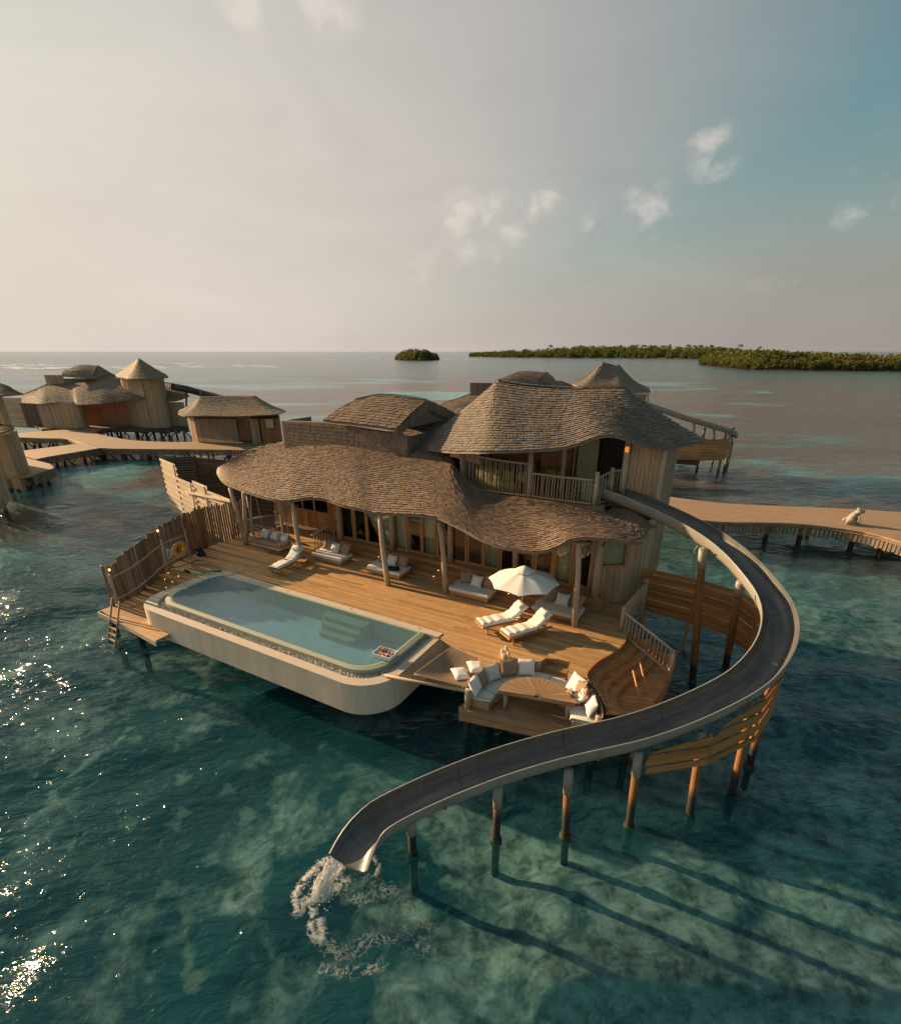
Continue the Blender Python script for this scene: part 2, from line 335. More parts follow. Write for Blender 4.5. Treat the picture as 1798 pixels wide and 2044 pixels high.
def water_mat(name, kind):
    m, t, o = newmat(name); g = N(t, 'ShaderNodeNewGeometry'); pos = g.outputs['Position']
    sp = N(t, 'ShaderNodeSeparateXYZ'); LK(t, pos, sp.inputs[0])
    dist = VM(t, 'LENGTH', pos).outputs['Value']
    if kind == 'sea':
        mp = N(t, 'ShaderNodeMapping'); mp.inputs['Rotation'].default_value = (0, 0, math.radians(-32)); mp.inputs['Scale'].default_value = (.6, 1.3, 1); LK(t, pos, mp.inputs[0])
        h1 = NOISE(t, mp.outputs[0], .8, 2, .5, .4); h2 = NOISE(t, mp.outputs[0], 3.0, 3, .55, .6)
        hh = MATH(t, 'ADD', MATH(t, 'MULTIPLY', h1, .52), MATH(t, 'MULTIPLY', h2, .235))
        far = RAMP(t, MATH(t, 'DIVIDE', dist, 400), [(0, .95), (.1, .9), (.4, 1.0), (1, .7)])
        bp = N(t, 'ShaderNodeBump', i_Distance=1.0); LK(t, hh, bp.inputs['Height']); LK(t, MATH(t, 'MULTIPLY', far, .50), bp.inputs['Strength'])
        tint = (.54, .82, .90)
        pat = NOISE(t, VM(t, 'MULTIPLY', pos, (.55, 1.0, 0)).outputs[0], .035, 7, .62, .7)
        side = RAMP(t, MATH(t, 'MULTIPLY_ADD', sp.outputs['X'], .004, c=.5), [(.1, -.08), (.9, .11)])
        lag = RAMP(t, MATH(t, 'ADD', pat, side), [(.44, (.18, .46, .47)), (.49, (.12, .21, .19)), (.53, (.17, .105, .065))])
        lag = MIXC(t, RAMP(t, MATH(t, 'DIVIDE', dist, 1500), [(.02, 0), (.038, 1)]), (.010, .095, .118), lag)
        dcol = MIXC(t, RAMP(t, MATH(t, 'DIVIDE', dist, 1500), [(.12, 0), (.24, .8), (.6, 1)]), lag, (.06, .13, .14))
        body_f = RAMP(t, MATH(t, 'DIVIDE', dist, 1500), [(0, .20), (.02, .26), (.04, .6), (.1, .85), (.3, 1)])
        rough = .13
    else:
        h2 = NOISE(t, pos, 5.0, 4, .6, .5); bp = N(t, 'ShaderNodeBump', i_Distance=.12, i_Strength=.20); LK(t, h2, bp.inputs['Height'])
        tint = (.52, .74, .82); dcol = (.25, .39, .44); body_f = .26; rough = .03
    cs = MATH(t, 'ABSOLUTE', VM(t, 'DOT_PRODUCT', g.outputs['Incoming'], bp.outputs[0]).outputs['Value'])
    fres = MATH(t, 'MULTIPLY_ADD', MATH(t, 'POWER', MATH(t, 'SUBTRACT', 1.0, cs, True), 5.0), .98, c=.02)
    tr = N(t, 'ShaderNodeBsdfTransparent', i_Color=(*tint, 1)); df = N(t, 'ShaderNodeBsdfDiffuse')
    LK(t, bp.outputs[0], df.inputs['Normal'])
    if isinstance(dcol, tuple): df.inputs[0].default_value = (*dcol, 1)
    else: LK(t, dcol, df.inputs[0])
    gl = N(t, 'ShaderNodeBsdfGlossy', i_Roughness=rough); LK(t, bp.outputs[0], gl.inputs['Normal'])
    a = N(t, 'ShaderNodeMixShader'); LK(t, tr.outputs[0], a.inputs[1]); LK(t, df.outputs[0], a.inputs[2])
    if isinstance(body_f, float): a.inputs[0].default_value = body_f
    else: LK(t, body_f, a.inputs[0])
    b = N(t, 'ShaderNodeMixShader'); LK(t, fres, b.inputs[0]); LK(t, a.outputs[0], b.inputs[1]); LK(t, gl.outputs[0], b.inputs[2])
    LK(t, b.outputs[0], o.inputs[0]); return m
M['sea'] = water_mat('sea_water', 'sea'); M['poolwater'] = water_mat('pool_water', 'pool')
def seabed_mat():
    m, t, o = newmat('reef_flat'); g = N(t, 'ShaderNodeNewGeometry'); pos = g.outputs['Position']
    big = NOISE(t, VM(t, 'MULTIPLY', pos, (1, 1.6, 0)).outputs[0], .022, 6, .6, .8)
    mid = NOISE(t, pos, .32, 6, .62, .3); fine = NOISE(t, pos, 1.9, 5, .65, .4)
    coral = MIXC(t, RAMP(t, fine, [(.35, 0), (.62, 1)]), (.10, .095, .075), (.52, .44, .345))
    sand = MIXC(t, RAMP(t, fine, [(.3, 0), (.7, 1)]), (.42, .50, .42), (.55, .60, .50))
    grass = MIXC(t, RAMP(t, fine, [(.35, 0), (.65, 1)]), (.06, .045, .03), (.20, .14, .085))
    dist = VM(t, 'LENGTH', pos).outputs['Value']
    sx = N(t, 'ShaderNodeSeparateXYZ'); LK(t, pos, sx.inputs[0])
    zone = RAMP(t, MATH(t, 'MULTIPLY_ADD', sx.outputs['X'], .04, c=.5), [(.2, -.10), (.42, .02), (.6, .14)])
    near = MIXC(t, RAMP(t, MATH(t, 'ADD', mid, zone), [(.50, 0), (.62, 1)]), (.024, .066, .072), coral)
    vo = N(t, 'ShaderNodeTexVoronoi', i_Scale=1.5); wn = N(t, 'ShaderNodeTexNoise', i_Scale=2.6, i_Detail=5.0); LK(t, pos, wn.inputs['Vector']); LK(t, VM(t, 'ADD', pos, VM(t, 'MULTIPLY', wn.outputs['Color'], (1.1, 1.1, 0)).outputs[0]).outputs[0], vo.inputs['Vector'])
    vr = N(t, 'ShaderNodeSeparateColor'); LK(t, vo.outputs['Color'], vr.inputs[0])
    hd_ = MATH(t, 'MULTIPLY', RAMP(t, vo.outputs['Distance'], [(.18, 1), (.5, 0)]), RAMP(t, vr.outputs[0], [(.42, 0), (.6, .6)]))
    near = MIXC(t, hd_, near, MIXC(t, RAMP(t, vr.outputs[1], [(.45, 0), (.6, 1)]), (.06, .065, .05), (.50, .43, .31)))
    farc = MIXC(t, RAMP(t, big, [(.46, 0), (.53, 1)]), grass, sand)
    col = MIXC(t, RAMP(t, MATH(t, 'DIVIDE', dist, 100), [(.3, 0), (.5, 1)]), near, farc)
    b = N(t, 'ShaderNodeBsdfDiffuse'); LK(t, col, b.inputs[0]); LK(t, b.outputs[0], o.inputs[0]); return m
M['seabed'] = seabed_mat()

# ------------------------------------------------------------------ sea and seabed
def graded(lo, hi, near, far, n1, n2):
    a = list(np.linspace(-near, near, n1)); g = [near*(far/near)**(i/n2) for i in range(1, n2+1)]
    return [lo-x for x in reversed(g)]+[lo+x for x in a]+[hi+x for x in g]
def sea_sheet(name, m, zf, n1, near=45):
    xs = graded(0, 0, near, 9000, n1, 26); ys = graded(20, 20, near, 9000, n1, 26)
    X, Y = np.meshgrid(np.array(xs), np.array(ys)); Z = zf(X, Y)
    vs = np.stack([X, Y, Z], -1).reshape(-1, 3); n = len(xs)
    i, j = np.meshgrid(np.arange(n-1), np.arange(len(ys)-1)); a = (j*n+i).ravel()
    me = bpy.data.meshes.new(name); me.from_pydata(vs.tolist(), [], np.stack([a, a+1, a+n+1, a+n], -1).tolist()); me.update()
    me.polygons.foreach_set('use_smooth', [True]*len(me.polygons))
    return tag(obj(name, me, m), kind='structure')
rs = np.random.RandomState(5)
_w = [(rs.uniform(.5, 2.6), rs.uniform(0, 2*pi), rs.normal(0, .55)-.45) for _ in range(26)]
def swell(X, Y):
    d = np.hypot(X, Y-20); Z = np.zeros_like(X)
    for k, ph, an in _w: Z += .030/k**.8*np.sin(k*(X*np.cos(an+2.2)+Y*np.sin(an+2.2))+ph+.6*np.sin(.21*X+.17*Y+ph))
    return Z*np.clip(1.6-d/45, 0, 1)
sea_sheet('sea', M['sea'], swell, 300, 42)
_b = [(rs.uniform(.25, 2.3), rs.uniform(0, 2*pi), rs.uniform(0, 2*pi)) for _ in range(30)]
def bed(X, Y):
    Z = np.zeros_like(X)
    for k, ph, an in _b: Z += .16/k**.8*np.sin(k*(X*np.cos(an)+Y*np.sin(an))+ph)
    d = np.hypot(X, Y-20)
    return np.minimum(-1.0-.75/(1+np.exp((X+4)*.45))+np.clip(Z, -.6, .8)*.30*np.clip(1.4-d/70, 0, 1), -.6)-np.clip(d-450, 0, 400)*.012
sea_sheet('seabed', M['seabed'], bed, 130, 50)

# ------------------------------------------------------------------ deck
ZD = 2.1
def spans(poly, v):
    xs = []
    for (a, b), (c, d) in zip(poly, poly[1:]+poly[:1]):
        if (b <= v < d) or (d <= v < b): xs.append(a+(c-a)*(v-b)/(d-b))
    xs.sort(); return list(zip(xs[::2], xs[1::2]))
def boards(poly, z, th, width, parent, m, lmin=2.6, lmax=4.4, gap=.008, name='plank', v0=None):
    vs = [p[1] for p in poly]; v = min(vs) if v0 is None else v0; n = 0
    while v < max(vs)-.02:
        v1 = min(v+width, max(vs)); A = spans(poly, v+.012); B = spans(poly, v1-.012)
        if len(A) != len(B): A = B = spans(poly, (v+v1)/2)
        for (a0, a1), (b0, b1) in zip(A, B):
            f = 0; ln = (a1-a0+b1-b0)/2
            if ln < .06: continue
            cuts = [0]; x = R.uniform(.4, lmax)
            while x < ln-.5: cuts.append(x/ln); x += R.uniform(lmin, lmax)
            cuts.append(1)
            for s0, s1 in zip(cuts, cuts[1:]):
                g = gap/2/ln*(1.5 if s1 < 1 else 0); dz = R.uniform(-.003, .003)
                q = [(lerp(a0, a1, s0+g), v+gap/2), (lerp(a0, a1, s1-g), v+gap/2), (lerp(b0, b1, s1-g), v1-gap/2), (lerp(b0, b1, s0+g), v1-gap/2)]
                c = (sum(p[0] for p in q)/4, sum(p[1] for p in q)/4)
                o = MB().slab([(p[0]-c[0], p[1]-c[1]) for p in q], -th/2, th/2).build(name, m, parent)
                o.location = (c[0], c[1], z-th/2+dz); n += 1
        v = v1
    return n
deck = tag(obj('deck', None, None, None, W(0, 0, 0), TH), kind='structure')
LC = (4.33, -1.85)                               # middle of the round sunken lounge
def arc(c, r, a0, a1, n, ry=None): return [(c[0]+r*math.cos(math.radians(lerp(a0, a1, i/n))), c[1]+(ry or r)*math.sin(math.radians(lerp(a0, a1, i/n)))) for i in range(n+1)]
back_arc = arc(LC, 2.2, 8, 172, 28)             # deck edge behind the bench, from right to left
scurve = [(6.12, 3.7), (6.14, 3.1), (6.05, 2.5), (5.86, 1.95), (5.62, 1.35), (5.5, .75), (5.5, .3), (5.7, -.03), (6.08, -.42), (6.5, -1.05)]
notch = [(4.86, .3), (4.78, .82), (3.98, .72), (3.86, .30)]
def notch_arc():
    out = []; done = False
    for p in back_arc:
        if 3.86 < p[0] < 4.86:
            if not done: out += notch; done = True
            continue
        out.append(p)
    return out
na = [p for p in notch_arc() if p[0] < 6.2]
deck_poly = [(-12.65, .30), (0.02, .30), (0.02, -.05), (2.0, -.55)] + list(reversed([p for p in na if p[1] > -1.35 and p[0] < 5.45])) + [(5.60, .06), (5.5, .3)] + list(reversed(scurve[:6])) + [(6.12, 4.2), (5.6, 6.6), (4.6, 6.4), (4.1, 4.62), (-9.4, 4.62), (-9.6, 5.7), (-15.2, 6.4), (-16.3, 4.4), (-16.0, 1.8), (-15.75, .6), (-15.4, -.5), (-13.17, -.5), (-13.17, -.15), (-13.1, .07), (-12.93, .23)]
nb = boards(deck_poly, ZD, .04, .16, deck, M['deck'], 3.2, 6.0, v0=-1.46)
# steps to the glass doors
for k, (va, vb) in enumerate(((4.62, 5.02), (5.02, 5.42), (5.42, 5.9))):
    z = ZD+.167*(k+1)
    boards([(-9.5+.05*k, va+.003*k), (4.35, va+.003*k), (4.35, vb), (-9.5+.05*k, vb)], z, .167, .2, deck, M['step'], 3, 4.5, name='step_plank')
def lamp(u, v, z, parent, r=.022):
    MB().box((u, v, z), (.035, .012, .022)).build('step_light', M['amber'], parent)
for u in (-9, -6.6, -3.05, .8):
    for k, v in enumerate((4.62, 5.02, 5.42)): lamp(u+.03*k, v-.008+.003*k, ZD+.167*k+.09, deck)
# stairs at the left end, down to the landing
for k in range(5):
    z = ZD-.16*(k+1); v1 = -.5-.36*k+.0; v0 = v1-.36
    boards([(-15.48, v0), (-13.17, v0), (-13.17, v1+.02), (-15.48, v1+.02)], z-.002*k, .16, .19, deck, M['deck'], 2, 3.5, name='step_plank')
    if k < 4: lamp(-14.4, v1-.362, z-.08+.0, deck)
    if k < 2: lamp(-15.2+.2*k, v1-.362, z-.08, deck)
boards([(-15.45, -4.25), (-13.0, -4.35), (-10.75, -4.55), (-10.75, -3.95), (-12.2, -3.9), (-13.0, -3.3), (-13.17, -2.28), (-15.45, -2.28), (-15.45, -3.4)], 1.2, .06, .2, deck, M['deck'], 2.5, 4.5)
MB().bar((-15.45, -4.28, 1.06), (-13.0, -4.38, 1.06), .05, .22).build('fascia', M['bleach'], deck)
MB().bar((-13.0, -4.38, 1.06), (-10.72, -4.58, 1.06), .05, .22).build('fascia', M['bleach'], deck)
MB().bar((-15.48, -4.28, 1.06), (-15.48, -3.4, 1.06), .05, .22).build('fascia', M['bleach'], deck)
# fascia round the pool end and piles that carry the deck
for i, (u, v) in enumerate([(-15.2, -3.9), (-13.2, -3.9), (-15, 0), (-12.5, 1.6), (-9, 2), (-5, 2.2), (-1, 2.2), (3, 3), (-15.5, 4), (2.6, -.9), (5.2, 2.2), (5.8, 4.2), (-9, 5), (-3, 5), (3, 5), (1, .6)]):
    MB().tube([(u, v, -1.9), (u, v, 1.0 if v < -2 else ZD-.06)], .13, 10).build('pile', M['pile'], deck, True)
for v in (.5, 2.0, 3.6, 5.2): MB().box((-5, v, ZD-.16), (19 if v > 3 else 17.6, .12, .22)).build('joist', M['walldark'], deck)

# ------------------------------------------------------------------ swimming pool
pool = vthing('swimming_pool', 'long plunge pool of pale render hanging over the sea, with pebble overflow channel', 'pool')
def rrect(u0, u1, v0, v1, rad):                  # radii: front left, front right, back right, back left
    out = []
    for (cu, cv, a, r) in ((u0, v0, 180, rad[0]), (u1, v0, 270, rad[1]), (u1, v1, 0, rad[2]), (u0, v1, 90, rad[3])):
        c = (cu+(r if cu == u0 else -r), cv+(r if cv == v0 else -r))
        out += arc(c, r, a, a+90, 10)
    return out
OUT = rrect(-13.15, -.05, -3.92, .29, (1.25, 1.45, .06, .5))
CHO = rrect(-12.62, -.35, -3.58, .02, (1.15, 1.25, .05, .45))      # inner edge of the broad outer coping
CHI = rrect(-12.42, -.62, -3.32, -.02, (1.1, 1.15, .05, .45))       # outer face of the tiled rim
RIM = rrect(-12.25, -.80, -3.17, -.10, (1.05, 1.05, .08, .55))     # water edge
INN = rrect(-12.15, -.90, -3.07, -.20, (1.0, 1.0, .08, .5))
def ring(mb, *lv): return mb.grid([[(p[0], p[1], z) for p in poly] for poly, z in lv], True)
ring(MB(), (OUT, 2.0), (OUT, .82),  (rrect(-11, -2, -2.5, -1, (.5,)*4), .82)).build('wall', M['poolwall'], pool)
ring(MB(), (OUT, 2.0), (CHO, 2.015), (CHO, 1.9)).build('coping', M['coping'], pool)
ring(MB(), (CHO, 1.93), (CHI, 1.93)).build('channel', M['pebble'], pool)
ring(MB(), (CHI, 1.92), (CHI, 2.13), (RIM, 2.165), (INN, 2.15), (INN, 1.3)).build('tiled_rim', M['tile'], pool)
MB().slab([(p[0]*1.0, p[1]) for p in INN], 1.25, 1.34).build('pool_floor', M['poolfloor'], pool)
_pw = rrect(-12.2, -.85, -3.12, -.15, (1.02, 1.02, .08, .52)); MB().add([(p[0], p[1], 2.160) for p in _pw], [tuple(range(len(_pw)))]).build('pool_water', M['poolwater'], pool)
MB().slab([(-12.3, -.03), (-.05, -.03), (-.05, .292), (-12.6, .292)], 2.0, 2.128).build('deck_coping', M['coping'], pool)
ring(MB(), (rrect(-.62, -.052, -3.0, .0, (.05, .6, .02, .02)), 2.03), (rrect(-.58, -.1, -2.9, -.05, (.05, .5, .02, .02)), 2.03)).build('channel_edge', M['coping'], pool)
for k, (a, b, c, z) in enumerate([(-5.3, -3.1, .42, 2.0), (-5.2, -3.2, .70, 1.78), (-5.1, -3.3, .98, 1.56)]):
    MB().slab(rrect(a, b, -.25-c, -.22, (.18, .18, .02, .02)), 1.3, z).build('step', M['tile'], pool)
for u in (-11.6, -8.0, -4.4, -1.0): MB().lathe([(0, .006), (.05, .006), (.055, 0)], 12, (u, .16, 2.126)).build('drain', M['metal'], pool)
mb = MB()
def stone(mb, c, r):
    q = [Vector((R.uniform(.7, 1.2)*a, R.uniform(.7, 1.2)*b, R.uniform(.6, .9)*c_))*r for a, b, c_ in ((1, 0, 0), (0, 1, 0), (-1, 0, 0), (0, -1, 0), (0, 0, 1), (0, 0, -1))]
    mb.add([Vector(c)+p for p in q], [(0, 1, 4), (1, 2, 4), (2, 3, 4), (3, 0, 4), (1, 0, 5), (2, 1, 5), (3, 2, 5), (0, 3, 5)])
def along(poly, t):
    n = len(poly); x = t*n; i = int(x) % n; f = x-int(x); a, b = poly[i], poly[(i+1) % n]; return (lerp(a[0], b[0], f), lerp(a[1], b[1], f))
def polylen(a, b): return math.hypot(a[0]-b[0], a[1]-b[1])
for i in range(33):                               # front channel, from the left corner round to the right end
    a0, a1 = CHO[i % 44], CHO[(i+1) % 44]; b0, b1 = CHI[i % 44], CHI[(i+1) % 44]
    for _ in range(int(polylen(a0, a1)*150)):
        f, g = R.random(), R.random()
        p = (lerp(lerp(a0[0], a1[0], f), lerp(b0[0], b1[0], f), g), lerp(lerp(a0[1], a1[1], f), lerp(b0[1], b1[1], f), g))
        stone(mb, (*p, 1.945+R.uniform(0, .035)), R.uniform(.022, .045))
tag(mb.build('pebble_bed', M['pebble'], pool), kind='stuff')

# floating breakfast tray
tr = vthing('floating_tray', 'white wooden breakfast tray with fruit and drinks floating in the pool', 'tray', -1.0, -2.1, 2.18, .06)
MB().box((0, 0, .02), (.72, .52, .03)).build('tray_base', M['white'], tr)
for s in (-1, 1):
    MB().box((0, s*.26, .07), (.74, .025, .13)).build('tray_side', M['white'], tr)
    MB().box((s*.365, 0, .07), (.025, .50, .13)).build('tray_side', M['white'], tr)
for k, (x, y, nm, m) in enumerate([(-.18, .12, 'glass of orange juice', 'fruit'), (-.05, .15, 'second glass of orange juice', 'fruit'), (.22, -.1, 'glass of red juice', 'berry')]):
    g = vthing('juice_glass', ('tall glass of orange juice nearest the tray corner', 'glass of orange juice beside the other orange glass', 'glass of red juice on the floating tray')[k], 'glass', -1.0+x, -2.1+y, 2.215)
    MB().lathe([(0, 0), (.035, 0), (.042, .12), (.0, .12)], 12).build('juice', M[m], g, True)
    MB().lathe([(.045, 0), (.052, .17)], 12).build('tumbler', M['glass'], g, True)
for k, (x, y, r, m, lb, cat) in enumerate([(-.12, -.05, .055, 'fruit', 'whole orange in the middle of the floating tray', 'orange'), (-.02, -.08, .05, 'fruit', 'small orange beside the whole orange on the tray', 'orange'), (.1, .12, .045, 'berry', 'red fruit at the back of the floating tray', 'fruit'), (.28, .1, .05, 'black', 'dark plum at the tray corner', 'fruit')]):
    tag(MB().lathe([(0, 0), (r*.6, r*.15), (r, r*.9), (r*.75, r*1.6), (r*.15, r*1.85), (0, r*1.75)], 12).build('fruit', M[m], None, True), lb, cat).location = W(-1+x, -2.1+y, 2.215)
for k, (x, y) in enumerate([(.05, -.14), (-.25, -.15), (.14, .0)]):
    pl = tag(MB().lathe([(0, .004), (.06, .004), (.09, .02), (.092, .024), (.06, .012), (0, .01)], 16).build('plate', M['white'], None, True), ('small white plate at the front edge of the tray', 'white saucer at the left corner of the tray', 'white bowl in the middle of the tray')[k], 'plate'); pl.location = W(-1+x, -2.1+y, 2.215)

# ------------------------------------------------------------------ sunken lounge
lounge = vthing('sunken_lounge', 'sunken half-round timber lounge with curved white-cushioned bench over the sea', 'lounge')
ZL = 1.3
boards([(2.2, -2.32)]+[(6.5, -1.50)]+[p for p in arc(LC, 2.15, 10, 185, 20)], ZL, .05, .2, lounge, M['fascia'], 2, 4, name='floor_plank')
A0, A1 = Vector((2.14, -2.40, 0)), Vector((6.6, -1.52, 0))
for k in range(2): MB().bar(A0+Vector((0, -.002*k, 1.19-.235*k)), A1+Vector((0, -.002*k, 1.19-.235*k)), .09, .22).build('beam', M['fascia'], lounge)
MB().bar((2.12, -2.36, 1.08), (2.5, -.9, 1.08), .08, .44).build('beam', M['fascia'], lounge)
def bench_seg(a0, a1, r0, r1, z0, z1): return MB().slab(arc(LC, r0, a0, a1, 6)+list(reversed(arc(LC, r1, a0, a1, 6))), z0, z1)
def rounded_seg(a0, a1, r0, r1, z0, z1):         # a cushion with soft edges
    rows = []
    for i in range(9):
        a = math.radians(lerp(a0, a1, i/8)); e = .985 if i in (0, 8) else 1
        rm = (r0+r1)/2; h = (z1-z0)
        ring_ = [(r0, .25), (r0+.02, .85), (r0+.07, 1), (rm, 1.03), (r1-.07, 1), (r1-.02, .85), (r1, .25), (rm, 0)]
        rows.append([(LC[0]+lerp(rm, r, e)*math.cos(a), LC[1]+lerp(rm, r, e)*math.sin(a), z0+h*f) for r, f in ring_])
    mb = MB().grid(rows, True); n = 8
    mb.f += [tuple(range(n)), tuple(range(8*n+n-1, 8*n-1, -1))]; return mb
cuts = [9, 34, 62, 90, 118, 146, 174, 189]
for a0, a1 in zip(cuts, cuts[1:]):
    bench_seg(a0+.2, a1-.2, 1.32, 2.14, ZL+.01, 1.62).build('bench_base', M['wall'], lounge)
    rounded_seg(a0+.3, a1-.3, 1.24, 2.12, 1.625, 1.76).build('seat_cushion', M['fabgrey'], lounge, True)
for i in range(34):                               # upright boards of the curved bench back
    a = 10+i*5.2
    x, y = LC[0]+2.17*math.cos(math.radians(a)), LC[1]+2.17*math.sin(math.radians(a))
    if 3.9 < x < 4.82 and y > 0: continue
    MB().box((x, y, (1.5+ZD-.045)/2), (.03, .185, ZD-.045-1.5), math.radians(a)).build('back_board', M['wall'], lounge)
# steps let into the back
for k, (v0, v1, z) in enumerate(((.34, .80, 1.88), (.16, .40, 1.66+.1))):
    MB().slab([(3.9, v0), (4.84, v0+.04), (4.78, v1), (3.98, v1-.06)], z-.2, z).build('step', M['fascia'], lounge)
MB().slab([(3.97, .72), (4.79, .82), (4.79, .86), (3.97, .76)], 1.5, ZD-.05).build('step_riser', M['fascia'], lounge)
for s, (a, b) in enumerate((((3.86, .28), (3.98, .74)), ((4.86, .28), (4.78, .84)))): MB().bar((*a, 1.8), (*b, 1.8), .04, .5).build('step_side', M['fascia'], lounge)
for (u, v, zt) in ((2.36, -2.24, 2.0), (6.36, -1.38, 1.95)): MB().tube([(u, v, ZL-.02), (u, v, zt)], .105, 12).build('post', M['pole'], lounge, True)
for (u, v) in ((2.36, -2.24), (4.3, -1.75), (6.3, -1.4), (3, -.7), (5.6, -.4)): MB().tube([(u, v, -1.9), (u, v, ZL-.06)], .12, 12).build('pile', M['pile'], lounge, True)

# half-round table with wedge boards fanning from the straight edge
TC = Vector((4.43, -1.55)); ta = math.radians(13.5)
tb = vthing('fan_table', 'half-round wooden table with boards fanning out from its straight edge', 'table', TC.x, TC.y, ZL+.005, ta)
nW = 22
for i in range(nW):
    a0, a1 = math.radians(180*i/nW+.25), math.radians(180*(i+1)/nW-.25); r = 1.22
    pts = [(.05*math.cos((a0+a1)/2), .02+.05*math.sin((a0+a1)/2)), (r*math.cos(a0), r*math.sin(a0)*.86), (r*math.cos(a1), r*math.sin(a1)*.86)]
    MB().slab(pts, .70, .745+R.uniform(0, .002)).build('top_board', M['fascia'], tb)
MB().box((0, -.005, .66), (2.3, .05, .08)).build('apron', M['fascia'], tb)
for x, y in ((-1.0, .12), (1.0, .12), (0, .85)): MB().tube([(x, y, 0), (x*.98, y, .35), (x, y, .70)], .075, 10).build('leg', M['pole'], tb, True)

def pillow_mb(w, h, d, seed=0):
    r = random.Random(seed); rows = []; n = 11
    ph = r.uniform(0, 6)
    def pt(i, j, s):
        x = -1+2*i/(n-1); y = -1+2*j/(n-1)
        e = max(0, (1-x**4)*(1-y**4))**.55
        ed = 1-.07*(1-x*x)*abs(y)**3-.0; ex = 1-.07*(1-y*y)*abs(x)**3
        return (w/2*x*ex, h/2*y*ed, s*d/2*e*(1+.12*math.sin(3*x+ph)*math.sin(2.6*y+ph)))
    mb = MB()
    for s in (1, -1): mb.grid([[pt(i, j, s) for i in range(n)] for j in range(n)] if s > 0 else [[pt(n-1-i, j, s) for i in range(n)] for j in range(n)])
    return mb
def pillow(u, v, z, facing, lean, label, m='fabric', w=.5, h=.5, d=.2, group=None, roll=0, seed=0):
    """A scatter pillow whose lower edge rests at (u,v,z); facing is the way its face looks, lean its tilt back."""
    o = pillow_mb(w, h, d, seed).build('pillow', M[m], None, True)
    rot = Matrix.Rotation(TH+facing, 4, 'Z') @ Matrix.Rotation(lean, 4, 'X') @ Matrix.Rotation(roll, 4, 'Z')
    up = rot @ Vector((0, 1, 0)); half = h/2*(abs(math.cos(roll))+abs(math.sin(roll)))*.93
    o.matrix_world = Matrix.Translation(W(u, v, z)+Vector((0, 0, abs(up.z)*half+d*.15))) @ rot
    return tag(o, label, 'pillow', group)
g = 'scatter pillows on the sunken lounge bench'
def on_bench(a, label, m, seed, lean=1.15, r=1.86, w=.56, roll=0):
    aa = math.radians(a); pillow(LC[0]+r*math.cos(aa), LC[1]+r*math.sin(aa), 1.765, aa-pi/2, lean, label, m, w, w, .24, g, roll, seed)
on_bench(183, 'white pillow at the left end of the bench, beside the post', 'fabric', 1)
on_bench(170, 'tan pillow at the left end of the bench, second from the post', 'tan', 2)
on_bench(153, 'white pillow between the two tan pillows on the left bench', 'fabgrey', 3, w=.58)
on_bench(134, 'tan pillow behind the table, below the candles', 'tan', 4, w=.60)
on_bench(115, 'white pillow nearest the sunken steps on the left bench', 'fabric', 5, w=.58)
on_bench(58, 'large white pillow right of the sunken steps', 'fabric', 6, w=.62, lean=1.0)
on_bench(50, 'tan pillow behind the seated woman, beside the large white one', 'tan', 7, w=.56)
on_bench(43, 'small white pillow behind the seated woman', 'fabric', 8, w=.46)
on_bench(30, 'tan pillow at the right end of the bench', 'tan', 9, w=.54)
on_bench(23, 'white pillow at the right end of the bench, nearest the slide', 'fabric', 10, w=.56)

# ------------------------------------------------------------------ hammock net
ham = vthing('hammock_net', 'brown rope net hammock stretched over the water between pool and lounge', 'hammock')
q00, q10, q11, q01 = Vector((.42, -2.42, 2.06)), Vector((2.2, -2.08, 1.98)), Vector((2.42, -.58, 2.06)), Vector((.66, -.28, 2.06))
def hp(a, b):
    p = lerp(lerp(q00, q10, a), lerp(q01, q11, a), b); p = p.copy(); p.z -= .22*math.sin(pi*a)*math.sin(pi*b)
    c = lerp(lerp(q00, q10, .5), lerp(q01, q11, .5), .5); k = .06*(math.sin(pi*a)*(1 if b in (0, 1) else 0)); return p
mb = MB(); nn = 46
for i in range(nn+1):
    for fam in (0, 1):
        pts = [hp(i/nn, j/12) if fam == 0 else hp(j/12, i/nn) for j in range(13)]
        mb.tube([p+Vector((0, 0, .006*fam)) for p in pts], .012, 3, False)
tag(mb.build('net', M['net'], ham), kind='stuff')
mb = MB(); mb.tube([hp(i/10, 0) for i in range(11)]+[hp(1, i/10) for i in range(1, 11)]+[hp(1-i/10, 1) for i in range(1, 11)]+[hp(0, 1-i/10) for i in range(1, 11)], .018, 6)
mb.build('edge_rope', M['rope'], ham, True)
mb = MB()
for (e, a, b) in ((0, (.05, -2.75, 2.07), (2.3, -2.3, 2.0)), (1, (.02, -.04, 2.09), (2.0, -.52, 2.08)), (2, (.0, -2.7, 2.05), (.02, -.05, 2.07))):
    for i in range(26):
        t = i/25; p = hp(t, 0) if e == 0 else hp(t, 1) if e == 1 else hp(0, t); q = lerp(Vector(a), Vector(b), min(1, t+.012*(i % 2)))
        mb.tube([p, q], .006, 3, False)
mb.build('lacing', M['rope'], ham)
MB().tube([(-.42, -2.95, 2.06), (1, -2.62, 2.02), (2.32, -2.28, 1.96)], .05, 10).build('rail_pole', M['pole_h'], ham, True)
MB().tube([(-.02, -2.8, 2.02), (.01, -.06, 2.06)], .03, 8).build('rail_pole', M['pole_h'], ham, True)
pillow(1.72, -1.55, 1.93, pi*.75, .12, 'white pillow lying at the outer corner of the rope net', 'fabric', .68, .55, .22, 'pillows lying on the hammock net', 0, 21)
pillow(2.02, -1.0, 1.97, pi*.72, .12, 'white pillow lying on the rope net beside the bench', 'fabric', .68, .55, .22, 'pillows lying on the hammock net', 0, 22)

